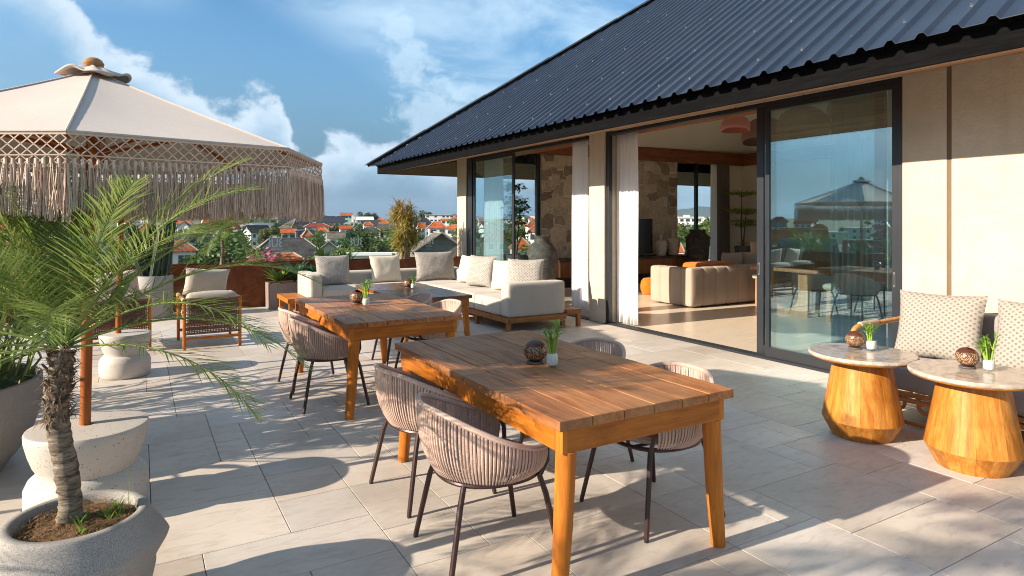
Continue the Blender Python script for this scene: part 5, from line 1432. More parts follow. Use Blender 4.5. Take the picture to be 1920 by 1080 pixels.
vase('large dark weathered clay jar with broad shoulders by the back window',(12.28,11.72,0),[(0,0),(.17,0),(.19,.02),(.24,.35),(.28,.75),(.30,1.0),(.285,1.12),(.22,1.22),(.19,1.25),(.195,1.31),(.20,1.33),(.17,1.33),(.16,1.2),(0,1.1)],'jar_dark',48,'clay_jar','jar',None,10 if False else 6)
vase('big grey banded clay jar with a flared neck behind the sofa, near the glass',(7.08,10.98,0),[(0,0),(.17,0),(.20,.03),(.255,.22),(.262,.30),(.272,.34),(.305,.48),(.298,.52),(.315,.66),(.322,.72),(.312,.82),(.315,.86),(.285,.97),(.21,1.08),(.155,1.12),(.15,1.20),(.185,1.235),(.185,1.25),(.15,1.25),(.13,1.1),(0,.9)],'jar_grey',56,'clay_jar','jar')
# tufted sofa
ts=thing('tufted_sofa','beige channel tufted living room sofa seen from its back corner','sofa',(9.6,8.7,0)); o_=(9.6,8.7,0)
def channel(p,q,n,th,z0,z1,name):
    p=Vector(p);q=Vector(q);d=(q-p)/n
    mb=MB()
    for i in range(n):
        a=p+d*i; b=a+d; s=mb.__class__(); L=d.length
        s.rbox(-.012,-th/2,z0,L+.012,th/2,z1,.045,(.0,.016,.010),4); ang=math.atan2(d.y,d.x)
        s.xform(Matrix.Translation((a.x,a.y,0))@Matrix.Rotation(ang,4,'Z')); mb.add(s.v,s.f)
    mb.build(name,M['greige'],ts,origin=o_,smooth=60)
channel((8.40,8.29,0),(12.0,8.29,0),12,.26,.03,.715,'backrest')
channel((8.53,8.43,0),(8.53,9.22,0),3,.26,.03,.70,'armrest')
mb=MB(); mb.rbox(8.67,8.43,.05,12.0,9.3,.42,.06,(0,0,.01),6); mb.build('seat',M['greige'],ts,origin=o_,smooth=60,weld=True)
channel((12.15,8.3,0),(12.15,10.6,0),7,.26,.03,.715,'backrest')
for i,(lb,x,y,z,f,l) in enumerate((('greige pillow rising above the tufted sofa back, left one of the pair',10.05,8.72,.70,0,8),('greige pillow above the tufted sofa back, right one of the pair',10.62,8.72,.70,4,8),('larger pale pillow at the far corner of the tufted sofa, below the indoor tree',11.75,9.3,.80,-50,12),('larger pale pillow beside the door frame on the tufted sofa',11.75,8.75,.80,-40,12))):
    pillow(lb,(x,y,z),.58,.48 if i<2 else .62,.18,'greige',f,-l if i<2 else l,0,40+i,'pillows on the tufted sofa')
th=MB(); th.rbox(9.05,8.50,.66,9.95,9.05,.79,.05,(.02,.02,.03),7,.02,3); tag(th.build('throw_blanket',M['throw'],None,origin=(9.5,8.77,.66),smooth=60,weld=True) ,'crumpled orange throw showing above the tufted sofa back','blanket')
th.v and None
bpy.data.objects['throw_blanket'].location=(9.5,8.77,.62)
pf=MB(); pf.lathe([(0,0),(.2,.01),(.27,.1),(.285,.2),(.26,.31),(.18,.38),(0,.40)],36); tag(pf.build('round_pouf',M['throw'],None,origin=(0,0,0)),'round orange pouf half hidden behind the tufted sofa','pouf'); bpy.data.objects['round_pouf'].location=(9.25,10.2,0); bpy.data.objects['round_pouf'].scale=(.62,.62,.9)
# dining set behind the glass
dt=thing('dining_table','wooden dining table with a U shaped cutout leg behind the glass','table',(10.2,6.85,0)); o_=(10.2,6.85,0)
mb=MB(); mb.box(9.10,6.22,.715,11.9,7.50,.775); mb.build('tabletop',M['din'],dt,origin=o_,smooth=0,bevel=.012)
def ucut(x):
    mb=MB(); ya,yb,zt=6.46,7.25,.714; cy=(ya+yb)/2; r_=.225; zc=.335; pts=[]
    outer=[(ya,zt),(ya,0),(yb,0),(yb,zt)]
    inner=[(cy+r_,zt)]+[(cy+r_*math.cos(a),zc+r_*math.sin(a)) for a in [-i*math.pi/20 for i in range(21)]]+[(cy-r_,zt)]
    prof=[(ya,zt),(ya,0),(yb,0),(yb,zt)]+inner
    bm_vs=[(x-.05,y,z) for y,z in prof]+[(x+.05,y,z) for y,z in prof]; n=len(prof)
    mb.add(bm_vs,[tuple(range(n)),tuple(range(2*n-1,n-1,-1))]+[(i,i+n,(i+1)%n+n,(i+1)%n) for i in range(n)])
    o=mb.build('leg_panel',M['din'],dt,origin=o_,smooth=30)
    bm=bmesh.new(); bm.from_mesh(o.data); bmesh.ops.triangulate(bm,faces=[f for f in bm.faces if len(f.verts)>4]); bm.to_mesh(o.data); bm.free()
ucut(9.25); ucut(11.4)
def stool(label,x,y,rz):
    t=thing('dining_stool',label,'stool',(x,y,0),rz,'padded dining stools'); mb=MB(); mb.box(-.24,-.21,0,.24,-.14,.48); mb.build('leg',M['din'],t,smooth=0,bevel=.006)
    mb=MB(); mb.box(-.24,.14,0,.24,.21,.48); mb.build('leg',M['din'],t,smooth=0,bevel=.006)
    mb=MB(); mb.rbox(-.27,-.27,.482,.27,.27,.575,.04,(0,0,.02),5); mb.build('seat_pad',M['green_pad'],t,smooth=60,weld=True); return t
sl=stool('pale padded dining stool in front of the dining table, near the dark drape',9.40,5.90,0)
dup(sl,(10.6,5.95,0),0,'padded dining stool farther right at the dining table, behind the drape','padded dining stools')
dup(sl,(10.05,7.75,0),0,'padded dining stool on the sofa side of the dining table','padded dining stools')
# pendant lamps: helmet shaped shades
def pendant(label,loc,r_,mat,rz,cord=1.2,tilt=14):
    t=thing('pendant_lamp',label,'lamp',loc,rz,'helmet shaped pendant lamps'); mb=MB(); n=32; vs=[];prof=[]
    for i in range(15):
        a=R(lerp(0,112,i/14)); prof.append((r_*math.sin(a)*1.0,r_*.86*math.cos(a)))
    prof[0]=(0,prof[0][1]); inn=[(x*.97,z*.97-.004) for x,z in prof[::-1]]; inn[-1]=(0,inn[-1][1])
    mb.lathe(prof+inn,n); mb.xform(Matrix.Rotation(R(tilt),4,'Y')); mb.v=[(x,y,z+(.25*r_*max(0,x/r_) if z<-.1*r_ else 0)) for x,y,z in mb.v]
    mb.build('shade',M[mat],t,smooth=60)
    mb=MB(); mb.tube([(0,0,r_*.84),(0,0,r_*.84+cord)],.006,6); mb.lathe([(0,0),(.03,.0),(.02,.06),(0,.06)],12,(0,0,r_*.82)); mb.build('cord',M['black'],t)
    return t
pendant('terracotta pink helmet pendant lamp seen through the open door',(7.02,6.02,2.83),.195,'pink_lamp',R(40),.35)
pendant('dark dome pendant lamp behind the glass, the largest in the middle',(9.3,6.6,3.05),.42,'lamp_dark',R(-30),1.6)
pendant('dark dome pendant lamp behind the glass at the left stile of the sliding door',(9.3,7.35,3.0),.38,'lamp_dark',R(20),1.6)
pendant('dark helmet pendant lamp behind the glass on the right, beside the drape',(8.7,5.45,3.12),.30,'lamp_dark',R(140),1.6)
# indoor plants
def leafy(label,loc,pot,stems,mat,seed,flat=False):
    rb=random.Random(seed); t=thing('indoor_tree',label,'plant',loc); ml=MB();ms=MB()
    for (dx,dy,h,cl,cr) in stems:
        pts=[(dx*.2,dy*.2,0),(dx*.2+rb.uniform(-.06,.06),dy*.3,h*.4),(dx*.7+rb.uniform(-.05,.05),dy*.7,h*.75),(dx,dy,h)]
        ms.tube(pts,[.022,.017,.012,.006],7)
        for (cz,rad,nn) in cl:
            p=Vector((dx*min(1,cz/h)*(.9),dy*min(1,cz/h),cz)); 
            for k in range(nn):
                v=Vector((rb.gauss(0,1),rb.gauss(0,1),rb.gauss(0,.45 if not flat else .22))); v=v.normalized()*rad*rb.random()**.45; v.z*=(.75 if not flat else .32)
                b=rb.uniform(0,6.28); ml.blade(p+v,(math.cos(b),math.sin(b),rb.uniform(-.5,.5)),cr*rb.uniform(.7,1.2),cr*.55,rb.uniform(.2,1.2),3,.25,base_w=.4)
            for k in range(5):
                v=Vector((rb.gauss(0,1),rb.gauss(0,1),rb.gauss(0,.3))).normalized()*rad*.75; v.z*=.4; ms.tube([p-Vector((0,0,rad*.25)),p+v],[.006,.002],4)
    ms.build('stems',M['bark'],t); ml.build('leaves',M[mat],t,smooth=0); return t
vase('dark square-shouldered plant pot behind the sofa inside the glass, holding the leafy tree',(6.60,11.2,0),[(0,0),(.17,0),(.18,.02),(.205,.85),(.205,.87),(.185,.87),(.18,.8),(0,.8)],'greypot',40,'plant_pot','plant pot')
leafy('indoor leafy tree with several stems standing by the left window opening',(6.60,11.2,.80),None,[(-.05,.0,1.5,[(1.45,.22,130),(1.15,.27,170),(.85,.2,90)],.105),(.12,.05,1.1,[(1.0,.24,130),(.72,.2,80)],.10),(.2,-.05,.6,[(.5,.16,70)],.09)],'fiddle',71)
st_=thing('side_stand','dark red wooden stand under the indoor lime green tree','stand',(14.28,12.0,0)); mb=MB(); mb.box(-.30,-.25,.55,.30,.25,.62)
for sx in (-1,1):
    for sy in (-1,1): mb.box(sx*.27-.03,sy*.22-.03,0,sx*.27+.03,sy*.22+.03,.5495)
mb.build('stand_top',M['beam'],st_,smooth=0,bevel=.005)
vase('grey round bowl pot on the dark red stand by the back wall',(14.28,12.0,.621),[(0,0),(.17,0),(.2,.03),(.215,.2),(.215,.245),(.195,.245),(.19,.2),(0,.2)],'greypot',40,'plant_pot','plant pot')
leafy('airy lime green indoor tree with layered flat foliage pads near the back wall',(14.28,12.0,.83),None,[(-.05,.0,1.5,[(1.48,.44,330),(1.02,.46,360),(.72,.36,220)],.085),(.15,.0,1.0,[(.62,.34,170),(.95,.28,120)],.08),(.03,0,.25,[(.12,.15,50)],.05)],'bonsai',72,True)
# ------------------------------------------------------------------ the town below
HOUSES=[
(24.8, 130.2, 14.2, 8.5, -5.12, -1.89, 'hip', 'r_grey', 'w_cream', -6.8, 'large dark charcoal hip roofed house below the glass, behind the bromeliad planter'),
(30.6, 121.0, 5.3, 6.4, -4.35, -2.25, 'gable_f', 'r_grey', 'w_cream', -14.2, 'small dark gabled house right of the big charcoal hip roof'),
(38.2, 87.7, 8.4, 8.4, -2.88, -0.19, 'gable_f', 'r_brown', 'w_board', -15.5, 'grey brown boarded gable house standing behind the yellow dracaena and the far column'),
(16.8, 88.5, 4.9, 3.4, -3.48, -2.7, 'hip', 'r_or', 'w_white', -16.8, 'low orange roofed house with a white wall just above the rusty planter'),
(53.0, 350.8, 18.7, 9.3, 2.65, 5.12, 'flat', 'w_white', 'w_white', -8.6, 'white three storey block with rows of dark windows under the umbrella fringe'),
(100.2, 439.0, 41.9, 10.5, 0.48, 4.6, 'gable', 'r_blue', 'w_white', -9.9, 'long hall with a dark slate blue roof in the middle distance'),
(42.1, 218.4, 5.2, 3.1, -2.3, -0.9, 'gable', 'r_or', 'w_cream', -10.9, 'long low orange roof left of the blue grey shed'),
(62.1, 264.6, 10.2, 6.1, -0.83, 0.58, 'hip', 'r_red', 'w_cream', -7.2, 'dark red hip roof above the blue grey shed'),
(56.4, 233.3, 5.4, 3.8, -2.28, -0.75, 'hip', 'r_or', 'w_white', -18.6, 'orange hip roof just right of the blue grey shed'),
(44.6, 205.4, 6.5, 3.9, -1.45, -0.78, 'shed', 'w_blue', 'w_blue', -8.3, 'blue grey sheet metal shed with an ochre end wall'),
(38.3, 174.3, 3.1, 2.8, -2.56, -1.0, 'hip', 'r_or', 'w_cream', -2.4, 'small orange pyramid roofed pavilion in front of the blue grey shed'),
(50.4, 190.5, 5.4, 2.7, -3.52, -1.78, 'gable', 'r_brown', 'w_white', -14.8, 'brown flat looking roof above a white fence wall'),
(72.0, 258.8, 5.0, 3.5, -1.7, -0.18, 'gable', 'r_or', 'w_white', -9.6, 'small white house with a bright orange gable roof'),
(144.8, 517.2, 10.0, 5.0, 5.88, 8.05, 'gable', 'r_or', 'w_green', -15.6, 'mint green building with an orange roof on the skyline'),
(101.5, 322.6, 5.0, 4.0, -0.65, 1.14, 'hip', 'r_or', 'w_white', -9.5, 'orange hip roofed house left of the dracaena, beside a grey gable'),
(136.5, 406.4, 5.6, 5.0, 1.9, 3.65, 'hip', 'r_or', 'w_white', -18.6, 'orange roof half hidden at the left side of the dracaena'),
(109.1, 318.2, 5.0, 4.5, 0.45, 2.38, 'hip', 'r_or', 'w_white', -30.9, 'orange roofed white house touching the left side of the dracaena'),
(74.9, 234.1, 7.6, 5.3, -2.05, -0.85, 'hip', 'r_grey', 'w_cream', -21.7, 'dark low hip roof left of the dracaena among the trees'),
(104.3, 240.1, 8.0, 5.6, -1.27, 1.12, 'hip', 'r_or', 'w_white', -18.5, 'broad orange hip roof right of the dracaena'),
(106.5, 227.3, 7.5, 5.2, -1.37, 0.09, 'hip', 'r_or', 'w_white', -31.1, 'orange hip roofed white house beside the far column'),
(126.7, 308.0, 8.2, 6.6, -0.38, 2.92, 'hip', 'r_blue', 'w_white', -10.4, 'dark slate roof right of the dracaena top'),
(114.0, 280.7, 3.8, 2.6, -1.45, 0.68, 'gable', 'r_or', 'w_cream', -22.1, 'stepped orange roofs at the right side of the dracaena'),
(210.2, 479.3, 24.3, 8.5, 6.32, 7.18, 'flat', 'w_cream', 'w_white', -21.7, 'long low white building on the skyline right of the dracaena'),
(173.4, 385.0, 7.0, 4.2, 1.9, 2.95, 'gable', 'r_or', 'w_white', -24.2, 'thin orange roof below the long white skyline building'),
(4.8, 118.6, 6.7, 4.7, -3.35, -1.42, 'hip', 'r_or', 'w_white', 3.7, 'large bright orange hip roof seen between the cactus columns'),
(11.3, 375.1, 3.6, 3.6, -1.2, 0.45, 'hip', 'r_or', 'w_blue', -1.7, 'tiny orange pyramid roof beside the tallest cactus column'),
(13.8, 257.9, 4.4, 4.4, -0.75, 1.17, 'gable_f', 'r_grey', 'w_white', -18.1, 'white house with a grey gable right of the tallest cactus column'),
(0.2, 300.6, 3.9, 3.1, -3.65, -2.13, 'gable', 'r_or', 'w_white', -0.0, 'orange roof seen between the left cactus columns'),
(4.4, 217.2, 3.5, 2.4, -3.67, -3.04, 'gable', 'r_or', 'w_cream', 6.8, 'low terracotta roof left of the tallest cactus column'),
(12.2, 189.5, 10.6, 4.2, -2.13, -1.43, 'flat', 'r_brown', 'w_cream', -3.7, 'long brown flat roof behind the cactus'),
(11.0, 109.3, 2.8, 2.3, -3.45, -3.03, 'gable', 'r_or', 'w_cream', -0.7, 'low weathered orange roof left of the pink flowering bush'),
(-1.0, 139.4, 2.2, 1.8, -3.65, -2.85, 'hip', 'r_grey', 'w_white', 0.4, 'grey roofed house behind the left cactus columns'),
(101.2, 161.0, 5.4, 4.3, -0.03, 1.71, 'hip', 'r_or', 'w_white', -22.2, 'orange hip roof seen through the glass above the banded clay jar, upper one'),
(88.9, 139.2, 5.4, 4.3, -1.2, 0.72, 'hip', 'r_or', 'w_white', -40.6, 'orange hip roof seen through the glass just above the banded clay jar'),
(56.6, 94.4, 3.4, 3.1, -3.13, -1.38, 'hip', 'r_or', 'w_cream', -10.9, 'orange hip roof low in the glass behind the indoor tree stems'),
(194.7, 187.6, 5.2, 4.2, -2.57, -1.48, 'hip', 'r_or', 'w_cream', -46.1, 'orange roof peeking above the dark clay jar in the back window'),
(85.1, 77.8, 2.8, 2.2, -2.85, -1.29, 'gable', 'r_grey', 'w_white', -31.6, 'white house with a grey gable seen at the bottom of the back window'),
(245.2, 239.2, 13.2, 6.6, 3.2, 4.58, 'flat', 'w_white', 'w_white', -40.7, 'modern white flat roofed villa among trees in the back window'),
(72.8, 67.6, 2.2, 1.8, -3.83, -2.41, 'gable', 'r_grey', 'w_white', -57.1, 'lower white house with a grey roof behind the dark clay jar'),
(72.9, 73.3, 1.5, 1.2, -3.28, -1.95, 'hip', 'r_or', 'w_white', -44.9, 'orange roof between the white vases and the dark clay jar'),
(22.3, 68.0, 7.6, 2.3, -2.18, -1.89, 'flat', 'w_white', 'w_white', -21.2, 'pale flat canopy roof just beyond the glass behind the sofa pillows'),
(136.0, 441.4, 13.1, 6.6, 2.3, 4.55, 'gable', 'w_white', 'w_white', -9.1, 'pale grey gabled hall in the middle distance left of the dracaena'),
(121.2, 415.3, 5.9, 4.8, 0.5, 5.05, 'flat', 'w_white', 'w_cream', -16.3, 'tall narrow cream building beside the palms left of the dracaena'),
(76.0, 337.5, 5.2, 4.2, 0.45, 1.55, 'flat', 'w_white', 'w_white', -12.7, 'small white rooftop terrace in front of the long slate hall')]
TREES=[(24.2, 205.6, -4.9, 3.6, 'tree1'), (41.0, 253.7, -1.7, 2.4, 'tree2'), (8.6, 87.5, -2.2, 2.2, 'tree1'), (63.3, 310.1, -1.7, 2.8, 'tree3'), (47.9, 249.7, -1.3, 1.6, 'tree2'), (38.9, 162.5, -2.6, 1.6, 'tree1'), (73.0, 281.4, -1.7, 3.0, 'tree3'), (29.9, 109.9, -3.6, 1.8, 'tree2'), (67.1, 227.0, -1.9, 2.7, 'tree3'), (43.1, 136.9, -4.1, 4.5, 'tree1'), (31.5, 97.4, -3.3, 1.4, 'tree2'), (33.9, 119.1, -4.1, 2.2, 'tree1'), (58.4, 162.7, -4.3, 4.2, 'tree1'), (141.0, 299.7, 0.4, 3.6, 'tree1'), (73.4, 154.0, -2.4, 2.0, 'tree2'), (157.0, 510.2, 5.0, 4.8, 'tree3'), (162.6, 506.9, 4.6, 4.8, 'tree3'), (215.5, 522.4, 7.2, 4.7, 'tree3'), (16.4, 111.9, -3.7, 1.4, 'tree2'), (63.5, 344.7, -0.1, 2.8, 'tree3'), (35.3, 152.9, -3.6, 1.9, 'tree1'), (23.2, 90.6, -3.3, 0.9, 'tree2'), (84.7, 251.5, -1.9, 2.2, 'tree2'), (16.0, 210.4, -2.6, 3.5, 'tree1'), (24.1, 217.3, -2.8, 2.7, 'tree1'), (11.9, 143.4, -3.4, 1.6, 'tree3'), (7.4, 203.9, -3.1, 3.0, 'tree3'), (4.5, 263.4, -1.5, 2.9, 'tree1'), (-1.3, 162.7, -3.2, 2.9, 'tree2'), (153.8, 142.0, -2.8, 5.3, 'tree1'), (148.1, 133.7, -4.2, 7.1, 'tree2'), (173.5, 165.2, -1.9, 3.8, 'tree1'), (125.2, 123.9, -2.8, 3.8, 'tree2'), (93.6, 84.4, -5.0, 5.5, 'tree1'), (95.1, 95.1, -3.4, 3.2, 'tree3'), (76.4, 129.1, -3.0, 3.1, 'tree2'), (47.8, 76.3, -3.1, 1.6, 'tree1'), (60.0, 92.4, -3.6, 1.8, 'tree1'), (111.3, 189.8, -1.4, 3.3, 'tree3')]
def house(name,label,x,y,w,d,ez,rz,ty,rf,wl,ang,group=None,win=True,gz=None,seed=0):
    rh=random.Random(seed); gz=min(ground_z(x,y)-.5,ez-3) if gz is None else gz; h=ez-gz; rhh=rz-ez
    t=thing(name,label,'building' if ty=='flat' else 'house',(x,y,gz),R(ang),group)
    ov=min(.9,w*.06)
    mb=MB(); mb.box(-w/2+ov,-d/2+ov,0,w/2-ov,d/2-ov,h); 
    if ty=='gable': mb.add([(-w/2+ov,-d/2+ov,h),(-w/2+ov,d/2-ov,h),(-w/2+ov,0,h+rhh*.95),(w/2-ov,-d/2+ov,h),(w/2-ov,d/2-ov,h),(w/2-ov,0,h+rhh*.95)],[(0,2,1),(3,4,5)])
    if ty=='gable_f': mb.add([(-w/2+ov,-d/2+ov,h),(w/2-ov,-d/2+ov,h),(0,-d/2+ov,h+rhh*.95),(-w/2+ov,d/2-ov,h),(w/2-ov,d/2-ov,h),(0,d/2-ov,h+rhh*.95)],[(0,1,2),(3,5,4)])
    if not win:
        mb.mi=1
        for sy_ in (-1,1):
            for rr_ in range(2):
                for i in range(3):
                    if rh.random()<.2: continue
                    wx=-w/2+ov+(w-2*ov)*(i+.5)/3; ww=w*.055; z1=h-.7-rr_*3.0; yy=sy_*(d/2-ov); mb.box(wx-ww,yy-.05,z1-1.4,wx+ww,yy+.05,z1)
    mb.build('wall',[M[wl],M['win']] if not win else M[wl],t,smooth=0)
    mb=MB(); X,Y=w/2,d/2; th=.18
    def slab(ps):
        n=len(ps); mb.add([(a,b,c) for a,b,c in ps]+[(a,b,c-th) for a,b,c in ps],[tuple(range(n)),tuple(range(2*n-1,n-1,-1))]+[(i,i+n,(i+1)%n+n,(i+1)%n) for i in range(n)])
    mr=MB()
    if ty=='hip':
        if w>=d: r0,r1=(-X+Y*.92,0,h+rhh),(X-Y*.92,0,h+rhh)
        else: r0,r1=(0,-Y+X*.92,h+rhh),(0,Y-X*.92,h+rhh)
        A,Bq,Cq,Dq=(-X,-Y,h),(X,-Y,h),(X,Y,h),(-X,Y,h)
        if w>=d: slab([A,Bq,r1,r0]); slab([Bq,Cq,r1]); slab([Cq,Dq,r0,r1]); slab([Dq,A,r0])
        else: slab([A,Bq,r0]); slab([Bq,Cq,r1,r0]); slab([Cq,Dq,r1]); slab([Dq,A,r0,r1])
        for p,q in ((A,r0 if w>=d else r0),(Bq,r1 if w>=d else r0),(Cq,r1),(Dq,r0 if w>=d else r1),(r0,r1)):
            if (Vector(p)-Vector(q)).length>.05: mr.bar(Vector(p)+Vector((0,0,.06)),Vector(q)+Vector((0,0,.06)),.2,.14)
    elif ty=='gable': slab([(-X,-Y,h-.1),(X,-Y,h-.1),(X,0,h+rhh),(-X,0,h+rhh)]); slab([(X,Y,h-.1),(-X,Y,h-.1),(-X,0,h+rhh),(X,0,h+rhh)]); mr.bar((-X,0,h+rhh+.05),(X,0,h+rhh+.05),.3,.16)
    elif ty=='gable_f':
        slab([(-X,-Y,h-.1),(0,-Y,h+rhh),(0,Y,h+rhh),(-X,Y,h-.1)]); slab([(X,Y,h-.1),(0,Y,h+rhh),(0,-Y,h+rhh),(X,-Y,h-.1)])
        for sg in (-1,1): mr.bar((sg*X,-Y-.03,h),(0,-Y-.03,h+rhh+.1),.26,.2)
        mr.bar((0,-Y,h+rhh+.05),(0,Y,h+rhh+.05),.28,.16)
    elif ty=='shed': slab([(-X,-Y,h-.1),(X,-Y,h+rhh*.9),(X,Y,h+rhh*.9),(-X,Y,h-.1)])
    else:
        mb.box(-X,-Y,h,X,Y,h+min(.5,max(.25,rhh*.3)))
        if rhh>1.2: mb.box(-X*.5,-Y*.5,h+.2,-X*.05,Y*.5,h+rhh); mb.box(X*.3,-Y*.3,h+.2,X*.45,Y*.3,h+rhh*.8)
    ro=mb.build('roof',M[rf],t,smooth=0)
    if mr.f: mr.build('ridge_tiles',M['ridge'] if rf!='r_blue' else M['r_blue'],ro,smooth=0)
    if win:
        n=max(2,int(w/3.2)); zt=h-.7
        rows=max(1,min(3,int((h-.6)/3.1)))
        for rr_ in range(rows):
            for i in range(n):
                if rh.random()<.15: continue
                wx=-w/2+ov+(w-2*ov)*(i+.5)/n; ww=(w-2*ov)/n*rh.uniform(.28,.36); z1=zt-rr_*3.1; mb=MB(); mb.box(wx-ww,-d/2+ov-.06,z1-1.35,wx+ww,-d/2+ov+.03,z1); mb.build('window',M['win'],t,smooth=0)
    return t
for i,(x,y,w_,d_,ez,rz,ty,rf,wl,ang,lab) in enumerate(HOUSES):
    t=house('house' if ty!='flat' else 'building',lab,x,y,w_,d_,ez,rz,ty,rf,wl,ang,None,True,None,i)
# ---------------- trees
def leaf_crown(mb,cx,cy,cz,rx,rz_,n,sz,rt,lumps=9):
    cs=[]
    for i in range(lumps):
        v=Vector((rt.gauss(0,1),rt.gauss(0,1),rt.gauss(.15,.75))).normalized()*rt.uniform(.35,.85); cs.append((Vector((v.x*rx,v.y*rx,v.z*rz_)),rt.uniform(.32,.52)))
    for i in range(n):
        c,r_=cs[rt.randrange(lumps)]; v=Vector((rt.gauss(0,1),rt.gauss(0,1),rt.gauss(0,1))).normalized()*rt.random()**.35*r_
        p=Vector((cx,cy,cz))+c+Vector((v.x*rx,v.y*rx,v.z*rz_)); a=rt.uniform(0,6.28); u=Vector((math.cos(a),math.sin(a),rt.uniform(-.6,.6))).normalized(); k=u.cross(Vector((rt.gauss(0,1),rt.gauss(0,1),rt.gauss(0,1)))).normalized(); s=sz*rt.uniform(.6,1.3)
        mb.add([p-u*s*.5,p+k*s*.32,p+u*s*.55,p-k*s*.32],[(0,1,2,3)])
def tree_proto(name,label,mat,seed,n=1500,palm=False,pink=False):
    rt=random.Random(seed); t=thing(name,label,'tree',(0,0,-200)); mb=MB()
    if palm:
        mb.tube([(0,0,0),(.03,.01,.4),(.0,0,.72)],[.03,.022,.02],7); mb.build('trunk',M['bark'],t); ml=MB(); mr=MB()
        for i in range(17): frond(ml,mr,(0,0,.72),i*2.4,R(lerp(70,-15,i/16)),.38,1.4,16,.022,.12,seed+i,.6)
        ml.add(mr.v,mr.f); ml.build('crown',M[mat],t,smooth=0)
    else:
        mb.tube([(0,0,0),(.02,0,.25),(0,.01,.5)],[.045,.035,.022],7)
        for i in range(5):
            a=i*1.3; mb.tube([(0,0,.25+.04*i),(math.cos(a)*.12,math.sin(a)*.12,.45),(math.cos(a)*.22,math.sin(a)*.22,.6)],[.018,.012,.006],5)
        mb.build('trunk',M['bark'],t); mc=MB(); leaf_crown(mc,0,0,.60,.42,.38,n,.062,rt); 
        cr=mc.build('crown',M[mat],t,smooth=0)
        if pink:
            mp=MB(); leaf_crown(mp,.05,-.1,.66,.36,.32,130,.07,rt,6); mp.build('blossom',M['pinkfl'],t,smooth=0)
    return t
PR={}
for k,(mt,sd_) in enumerate((('tree1',1),('tree2',2),('tree3',3),('tree1',14),('tree2',15))):
    PR.setdefault(mt,[]).append((mt,sd_))
protos=[]
def get(mt,i,label):
    key=(mt,i%3)
    for kk,o in protos:
        if kk==key: return o
    o=tree_proto('leafy_tree',label,mt,hash_(mt)+i%3); protos.append((key,o)); return o
def hash_(s): return sum(ord(c)*(i+3) for i,c in enumerate(s))
KINDS={'tree1':'green leafy tree rising among the town houses','tree2':'olive green leafy tree rising among the town houses','tree3':'dark green leafy tree rising among the town houses'}
used=set()
def place_tree(mt,i,x,y,zb,h,label,group,wide=1.0,rz=None):
    o=get(mt,i,label)
    if o.name not in used:
        used.add(o.name); o.location=(x,y,zb); o.scale=(h*wide,h*wide,h); o.rotation_euler=(0,0,rz or 0); o['label']=label; o['group']=group; return o
    c=dup(o,(x,y,zb),rz if rz is not None else rt_.uniform(0,6.28),label,group); c.scale=(h*wide,h*wide,h); return c
rt_=random.Random(77)
for i,(x,y,zb,h,mt) in enumerate(TREES):
    gz=ground_z(x,y)-.5; H=max(h,zb+h-gz); H=min(H,14) if h<14 else h
    place_tree(mt,i,x,y,zb+h-H,H,KINDS[mt],'leafy trees among the town houses',max(1.05,1.35*h/H+.3))
# ---------------- background town filling in behind the named houses
def clear(x,y,r):
    for (hx,hy,w_,d_,*_) in HOUSES:
        if math.hypot(x-hx,y-hy)<r+max(w_,d_)*.55: return False
    return True
FH={}
def fill_house(x,y,w_,kind,rf,wl,ang,d_hint):
    key=(kind,rf,wl); gz=ground_z(x,y)
    lab={'hip':'hip roofed','gable':'gable roofed','flat':'flat topped'}[kind]; col={'r_or':'orange','r_red':'dark red','r_grey':'charcoal','r_brown':'brown','w_white':'white'}[rf]; wc={'w_white':'white','w_cream':'cream'}[wl]
    label=f'small distant {wc} house, {lab} in {col}, one of many across the town'
    s=w_/10
    if key not in FH:
        o=FH[key]=house('distant_house',label,0,0,10,7.5,6.0,8.6 if kind!='flat' else 7.0,kind,rf,wl,0,'distant town houses',False,0.0)
    else: o=dup(FH[key],(0,0,0),0,label,'distant town houses')
    o.location=(x,y,gz-rt_.uniform(.2,2.0)); o.rotation_euler=(0,0,ang); o.scale=(s,s,s*rt_.uniform(.85,1.1)); return o
hits=[]
tries=0
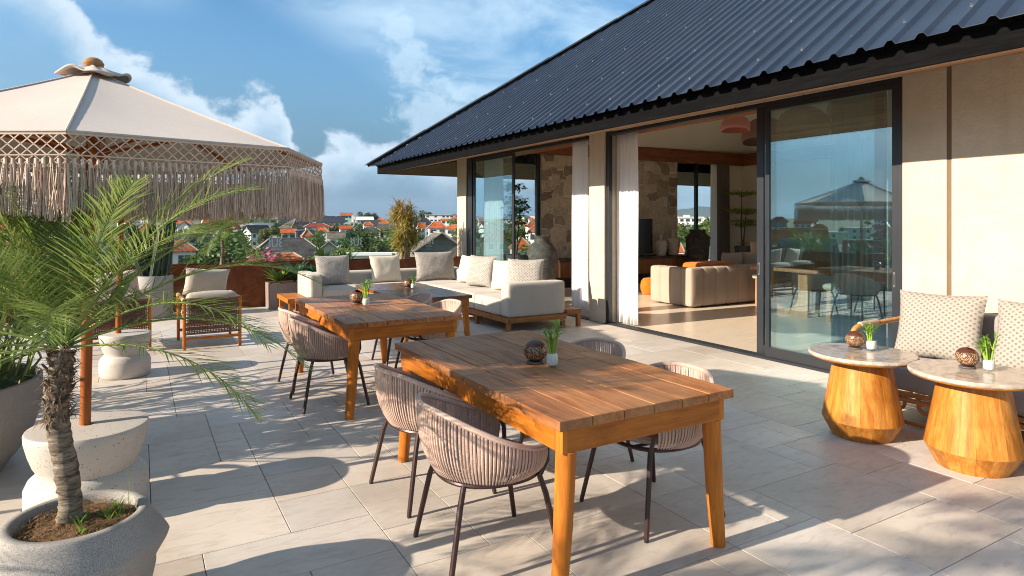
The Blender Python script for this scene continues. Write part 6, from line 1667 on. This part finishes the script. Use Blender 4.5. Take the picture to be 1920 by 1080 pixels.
while len(hits)<290 and tries<6000:
    tries+=1
    u=rt_.random()
    if u<.62: a=rt_.uniform(-6,58)
    else: a=rt_.uniform(-62,-6)
    dd=(260*(7.4**rt_.random()) if u<.62 else 150*(10.0**rt_.random())); x,y=dd*math.sin(R(a)),dd*math.cos(R(a))
    if not clear(x,y,7) or any(math.hypot(x-p,y-q)<11+dd*.012 for p,q in hits): continue
    hits.append((x,y)); kind=rt_.choice(('hip','hip','gable','gable','flat')); rf=rt_.choice(('r_or','r_or','r_or','r_red','r_grey','r_brown')) if kind!='flat' else 'w_white'; wl=rt_.choice(('w_white','w_white','w_cream'))
    fill_house(x,y,rt_.uniform(8,13)*(1+dd/2600),kind,rf,wl,R(-a+rt_.uniform(-35,35)),dd)
n=0; tries=0
while n<225 and tries<4000:
    tries+=1
    u=rt_.random(); a=rt_.uniform(-4,58) if u<.62 else rt_.uniform(-75,-4); dd=70*(20.0**(rt_.random()**.85)); x,y=dd*math.sin(R(a)),dd*math.cos(R(a))
    if not clear(x,y,5): continue
    mt=rt_.choice(('tree1','tree1','tree2','tree3')); h=rt_.uniform(4.5,7.5)*(1+dd/2600) if dd>110 else rt_.uniform(3.5,5.5)
    place_tree(mt,n,x,y,ground_z(x,y)-.6,h,KINDS[mt],'leafy trees among the town houses',rt_.uniform(1.0,1.5)); n+=1
pp=tree_proto('coconut_palm','coconut palm standing above the roofs of the town','tree1',5,palm=True); first=True
for i in range(24):
    a=rt_.uniform(-8,56); dd=rt_.uniform(110,420); x,y=dd*math.sin(R(a)),dd*math.cos(R(a)); h=rt_.uniform(9,12)
    if first: o=pp; first=False; o['group']='coconut palms in the town'
    else: o=dup(pp,(0,0,0),0,None,'coconut palms in the town')
    o.location=(x,y,ground_z(x,y)-.5); o.scale=(h,h,h); o.rotation_euler=(0,0,rt_.uniform(0,6.28))
bg_=tree_proto('flowering_bush','bushy tree with pink blossom beyond the rusty planter wall','tree2',23,1500,False,True)
bg_.location=(12.0,79.8,-7.6); bg_.scale=(6.5,6.5,6.5)

# ------------------------------------------------------------------ thin humid air that fades the far town and the hills
mb=MB(); mb.box(-11500,-11500,-75,11500,11500,330)
hz=mb.build('haze',[],None,smooth=0)
hm=bpy.data.materials.new('haze_air'); hm.use_nodes=True; ht=hm.node_tree
for n_ in list(ht.nodes): ht.nodes.remove(n_)
ho=ht.nodes.new('ShaderNodeOutputMaterial'); hp=ht.nodes.new('ShaderNodeVolumePrincipled')
hp.inputs['Color'].default_value=(.62,.80,1.0,1); hp.inputs['Density'].default_value=4.2e-5; hp.inputs['Anisotropy'].default_value=.2
ht.links.new(hp.outputs[0],ho.inputs['Volume']); hz.data.materials.append(hm)
tag(hz,kind='stuff')
